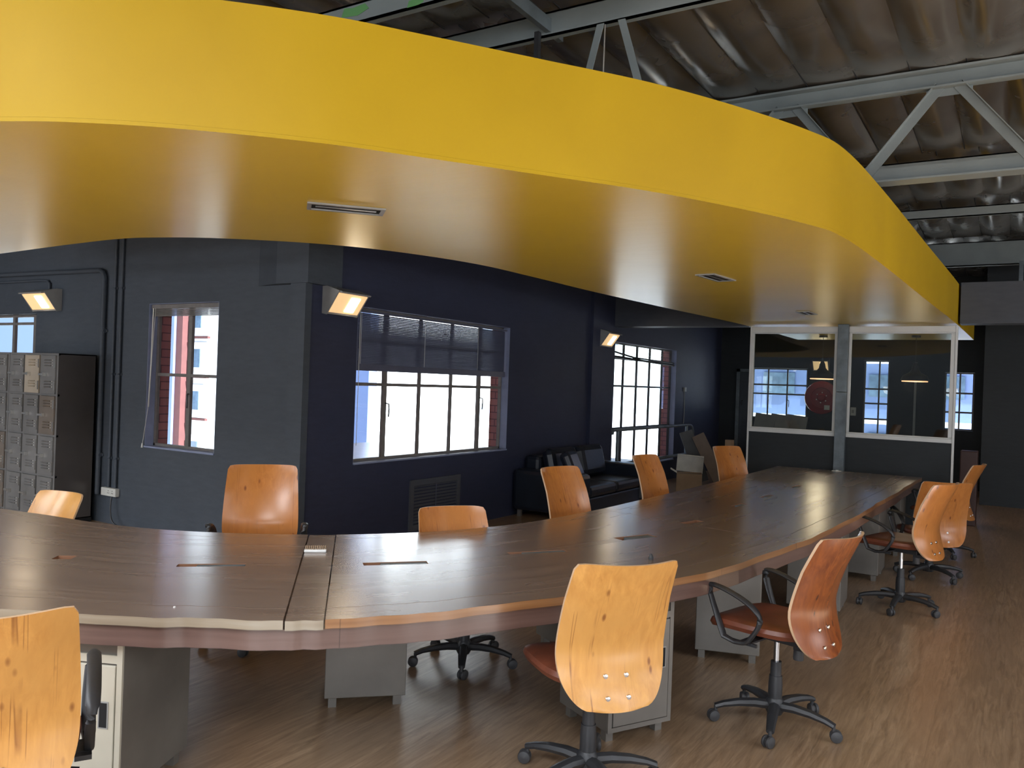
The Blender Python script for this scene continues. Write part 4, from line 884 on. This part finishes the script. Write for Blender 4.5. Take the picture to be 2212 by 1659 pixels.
# ------------------------------------------------------------------ sofa
sf = thing('leather_sofa', 'black leather two seat sofa against the navy window wall', 'sofa', (-4.8, 9.65, 0))
def cushion(a, b, nm, bev=0.05, T=None): return MB().box(a, b, 0, T).build(nm, 'sofa', sf, False, bevel=bev)
cushion((-5.26, 8.60, 0.08), (-4.30, 8.86, 0.585), 'arm', 0.05); cushion((-5.26, 10.46, 0.08), (-4.30, 10.72, 0.585), 'arm', 0.05)
cushion((-5.24, 8.862, 0.08), (-4.34, 10.458, 0.28), 'base', 0.02); cushion((-5.26, 8.862, 0.281), (-5.04, 10.458, 0.74), 'back', 0.05)
cushion((-5.03, 8.868, 0.281), (-4.32, 9.657, 0.42), 'seat_cushion', 0.045); cushion((-5.03, 9.663, 0.281), (-4.32, 10.452, 0.42), 'seat_cushion', 0.045)
for y in (9.26, 10.06):
    T = tr(-4.93, y, 0.62) @ Matrix.Rotation(R(-14), 4, 'Y') @ zrot(R(random.uniform(-3, 3)))
    MB().box((-0.09, -0.37, -0.20), (0.09, 0.37, 0.22), 0, T).build('back_cushion', 'sofa', sf, False, bevel=0.08)
for (x, y) in ((-4.40, 8.66), (-5.18, 8.66), (-4.40, 10.66), (-5.18, 10.66)): MB().box((x-.025, y-.02, 0), (x+.025, y+.02, 0.08)).build('foot', 'bare', sf, False)
o = MB().box((-.07, -.20, -.18), (.07, .20, .20)).build('throw_cushion', 'sofa', None, bevel=0.06); o.location = (-4.66, 9.04, 0.63); o.rotation_euler = (0, R(-24), R(10)); tag(o, 'small creased black cushion at the left end of the sofa', 'cushion')

# ------------------------------------------------------------------ railing, box, boards near the tall window
rl = thing('pipe_railing', 'blue grey pipe handrail standing before the tall window', 'railing', (-5.0, 12.5, 0))
MB().tube([tuple(p) for p in catmull([(-4.98, 10.88, 0.95), (-4.98, 10.92, 1.0), (-4.98, 11.1, 1.005), (-4.98, 13.2, 1.005), (-4.98, 14.05, 1.005), (-4.98, 14.32, 0.97), (-4.98, 14.42, 0.80), (-4.98, 14.40, 0.60), (-4.98, 14.28, 0.51), (-4.98, 14.05, 0.49), (-4.98, 12.0, 0.49), (-4.98, 11.1, 0.49)], 5)], 0.024, 10).build('handrail', 'steel_dull', rl, False)
for y in (11.08, 14.05): MB().tube([(-4.98, y, 0), (-4.98, y, 1.02)], 0.027, 10).build('post', 'steel_dull', rl, False)
bxr = thing('cardboard_box', 'open cardboard box with white raised lid on the floor by the railing', 'box', (-4.22, 12.10, 0), R(20))
MB().box((-.19, -.14, 0), (.19, .14, .006)).box((-.19, -.14, .006), (.19, -.134, .36)).box((-.19, .134, .006), (.19, .14, .36)).box((-.19, -.134, .006), (-.184, .134, .36)).box((.184, -.134, .006), (.19, .134, .36)).build('box_body', 'card', bxr)
T = tr(0, .14, .36) @ Matrix.Rotation(R(8), 4, 'X') @ Matrix.Rotation(R(3), 4, 'Y')
MB().box((-.20, 0, .004), (.20, .006, .27), 0, T).box((-.20, -.05, .26), (.20, 0, .27), 0, T).box((-.20, -.05, .004), (-.194, 0, .26), 0, T).box((.194, -.05, .004), (.20, 0, .26), 0, T).build('lid', ['cardwhite'], bxr)
MB().box((-.17, -.12, .30), (.17, .12, .34)).build('contents', 'plastic', bxr)
T = tr(-.19, 0, .36) @ Matrix.Rotation(R(-60), 4, 'Y')
MB().box((0, -.12, 0), (.005, .12, .11), 0, T).build('flap', 'cardwhite', bxr)
for (x, y, rx, ry, m, lb) in ((-4.22, 13.75, -8, -27, 'card_dark', 'brown grey board leaning to the left beside the railing end'), (-4.55, 13.75, -6, -20, 'plastic', 'black board leaning behind the brown grey one by the railing')):
    o = MB().box((-.11, -.012, 0), (.11, .012, .92)).build('leaning_board', m); o.location = (x, y, 0.05); o.rotation_euler = (R(rx), R(ry), R(25)); tag(o, lb, 'board')
o = MB().box((-.06, -.06, 0), (.06, .06, .80)).build('wooden_stake', 'card'); o.location = (-4.15, 13.9, 0); tag(o, 'pale square offcut standing upright left of the glass screen', 'post')
o = MB().tube([(XW+.012, 14.7, 1.6), (XW+.012, 14.72, 1.2), (XW+.012, 14.7, .95)], 0.006, 5).box((XW+.001, 14.66, 1.6), (XW+.03, 14.76, 1.68)).build('wall_switch_cord', 'lampgrey'); tag(o, 'small pull switch with hanging cord on the wall right of the tall window', 'switch')
o = MB().box((-.10, -.15, 0), (.10, .15, 0.97)).build('side_cupboard', 'redwood', None, bevel=0.01); o.location = (-0.48, 12.3, 0); tag(o, 'dark red wooden cupboard in shade right of the glass screen', 'cupboard')

# ------------------------------------------------------------------ outside
g_ = MB().box((-160, -20, -4.2), (60, 200, -4.0)).build('yard_ground', 'ground'); tag(g_, 'pale concrete yard far below the windows', 'ground'); g_['kind'] = 'structure'
nb = thing('neighbour_block', 'white and pale blue block with red bands outside the left window', 'building', (-24, 21, -4))
MB().box((-34, 20.0, -4), (-17.6, 26, 14)).build('wall', 'bwhite', nb, False)
MB().box((-28.25, 19.6, -4), (-27.42, 19.99, 14)).build('blue_pier', 'bblue', nb, False); MB().box((-27.42, 19.7, -4), (-27.05, 19.99, 14)).build('brick_band', 'bred', nb, False)
MB().box((-18.35, 19.7, -4), (-18.1, 19.99, 14)).build('brick_band', 'bred', nb, False); MB().box((-18.1, 19.6, -4), (-17.5, 19.99, 14)).build('blue_pier', 'bblue', nb, False)
MB().box((-19.6, 19.7, -4), (-18.35, 19.99, 14)).build('blue_pier', 'bblue', nb, False)
for z in (3.0, 1.5, -0.1, -2): 
    f = MB().box((-26.75, 19.9, z), (-25.85, 19.995, z+1.25)).build('window_surround', 'bwhite', nb, False); MB().box((-26.55, 19.86, z+.3), (-26.2, 19.895, z+1.0)).build('pane', 'bglass', f, False)
    MB().box((-26.8, 19.88, z-.1), (-25.8, 19.995, z-.02)).build('red_sill', 'bred', nb, False)
cy = thing('courtyard_shed', 'low white courtyard building with grey roof line beyond the middle window', 'building', (-32, 42, -4))
MB().box((-42, 30, -4), (-30, 60, -0.75)).build('wall', 'bwhite', cy, False); MB().box((-42, 38.5, -0.749), (-29.7, 60, -0.3)).build('roof_edge', 'bgrey', cy, False)
for y in (36, 41, 46, 50):
    for z in (-2.6, -1.8):
        MB().box((-29.99, y, z), (-29.95, y+.9, z+.5)).build('window_grille', 'bglass', cy, False)
bw = thing('white_warehouse', 'tall sunlit white warehouse filling the middle window view', 'building', (-62, 60, -4))
MB().box((-75, 45, -4), (-58, 96, 5)).build('wall', 'bwhite', bw, False)
ob = thing('office_block', 'pale blue office block seen through the windows behind the glass', 'building', (-6, 46, -4))
MB().box((-15, 44, -4), (8, 50, 10)).build('wall', 'bblue', ob, False)
for z in (-1.3, 1.6, 4.6):
    for x in [(-14+2.6*k) for k in range(8)]: MB().box((x, 43.9, z), (x+1.6, 43.99, z+1.1)).build('window', 'bglass', ob, False)
for z in (0.0, 3.0): MB().box((-15, 43.7, z+.25), (8, 43.99, z+.5)).build('ledge', 'bwhite', ob, False)
hl = MB(); pts = [(-150, 190), (-120, 150), (-100, 175), (-80, 195), (-50, 198)]
vs = []; n = 40
for i in range(n+1):
    f = i/n; x = -108+f*85; h = 9+3*math.sin(f*7)+2*math.sin(f*17+1); vs += [(x, 150+20*f, -4), (x, 172+20*f, h), (x, 198, h*0.9)]
hl.add(vs, [q for i in range(n) for q in ((i*3, i*3+3, i*3+4, i*3+1), (i*3+1, i*3+4, i*3+5, i*3+2))], 0, True)
o = hl.build('hillside', 'hill'); tag(o, 'pale hazy hillside far beyond the tall window', 'hill')
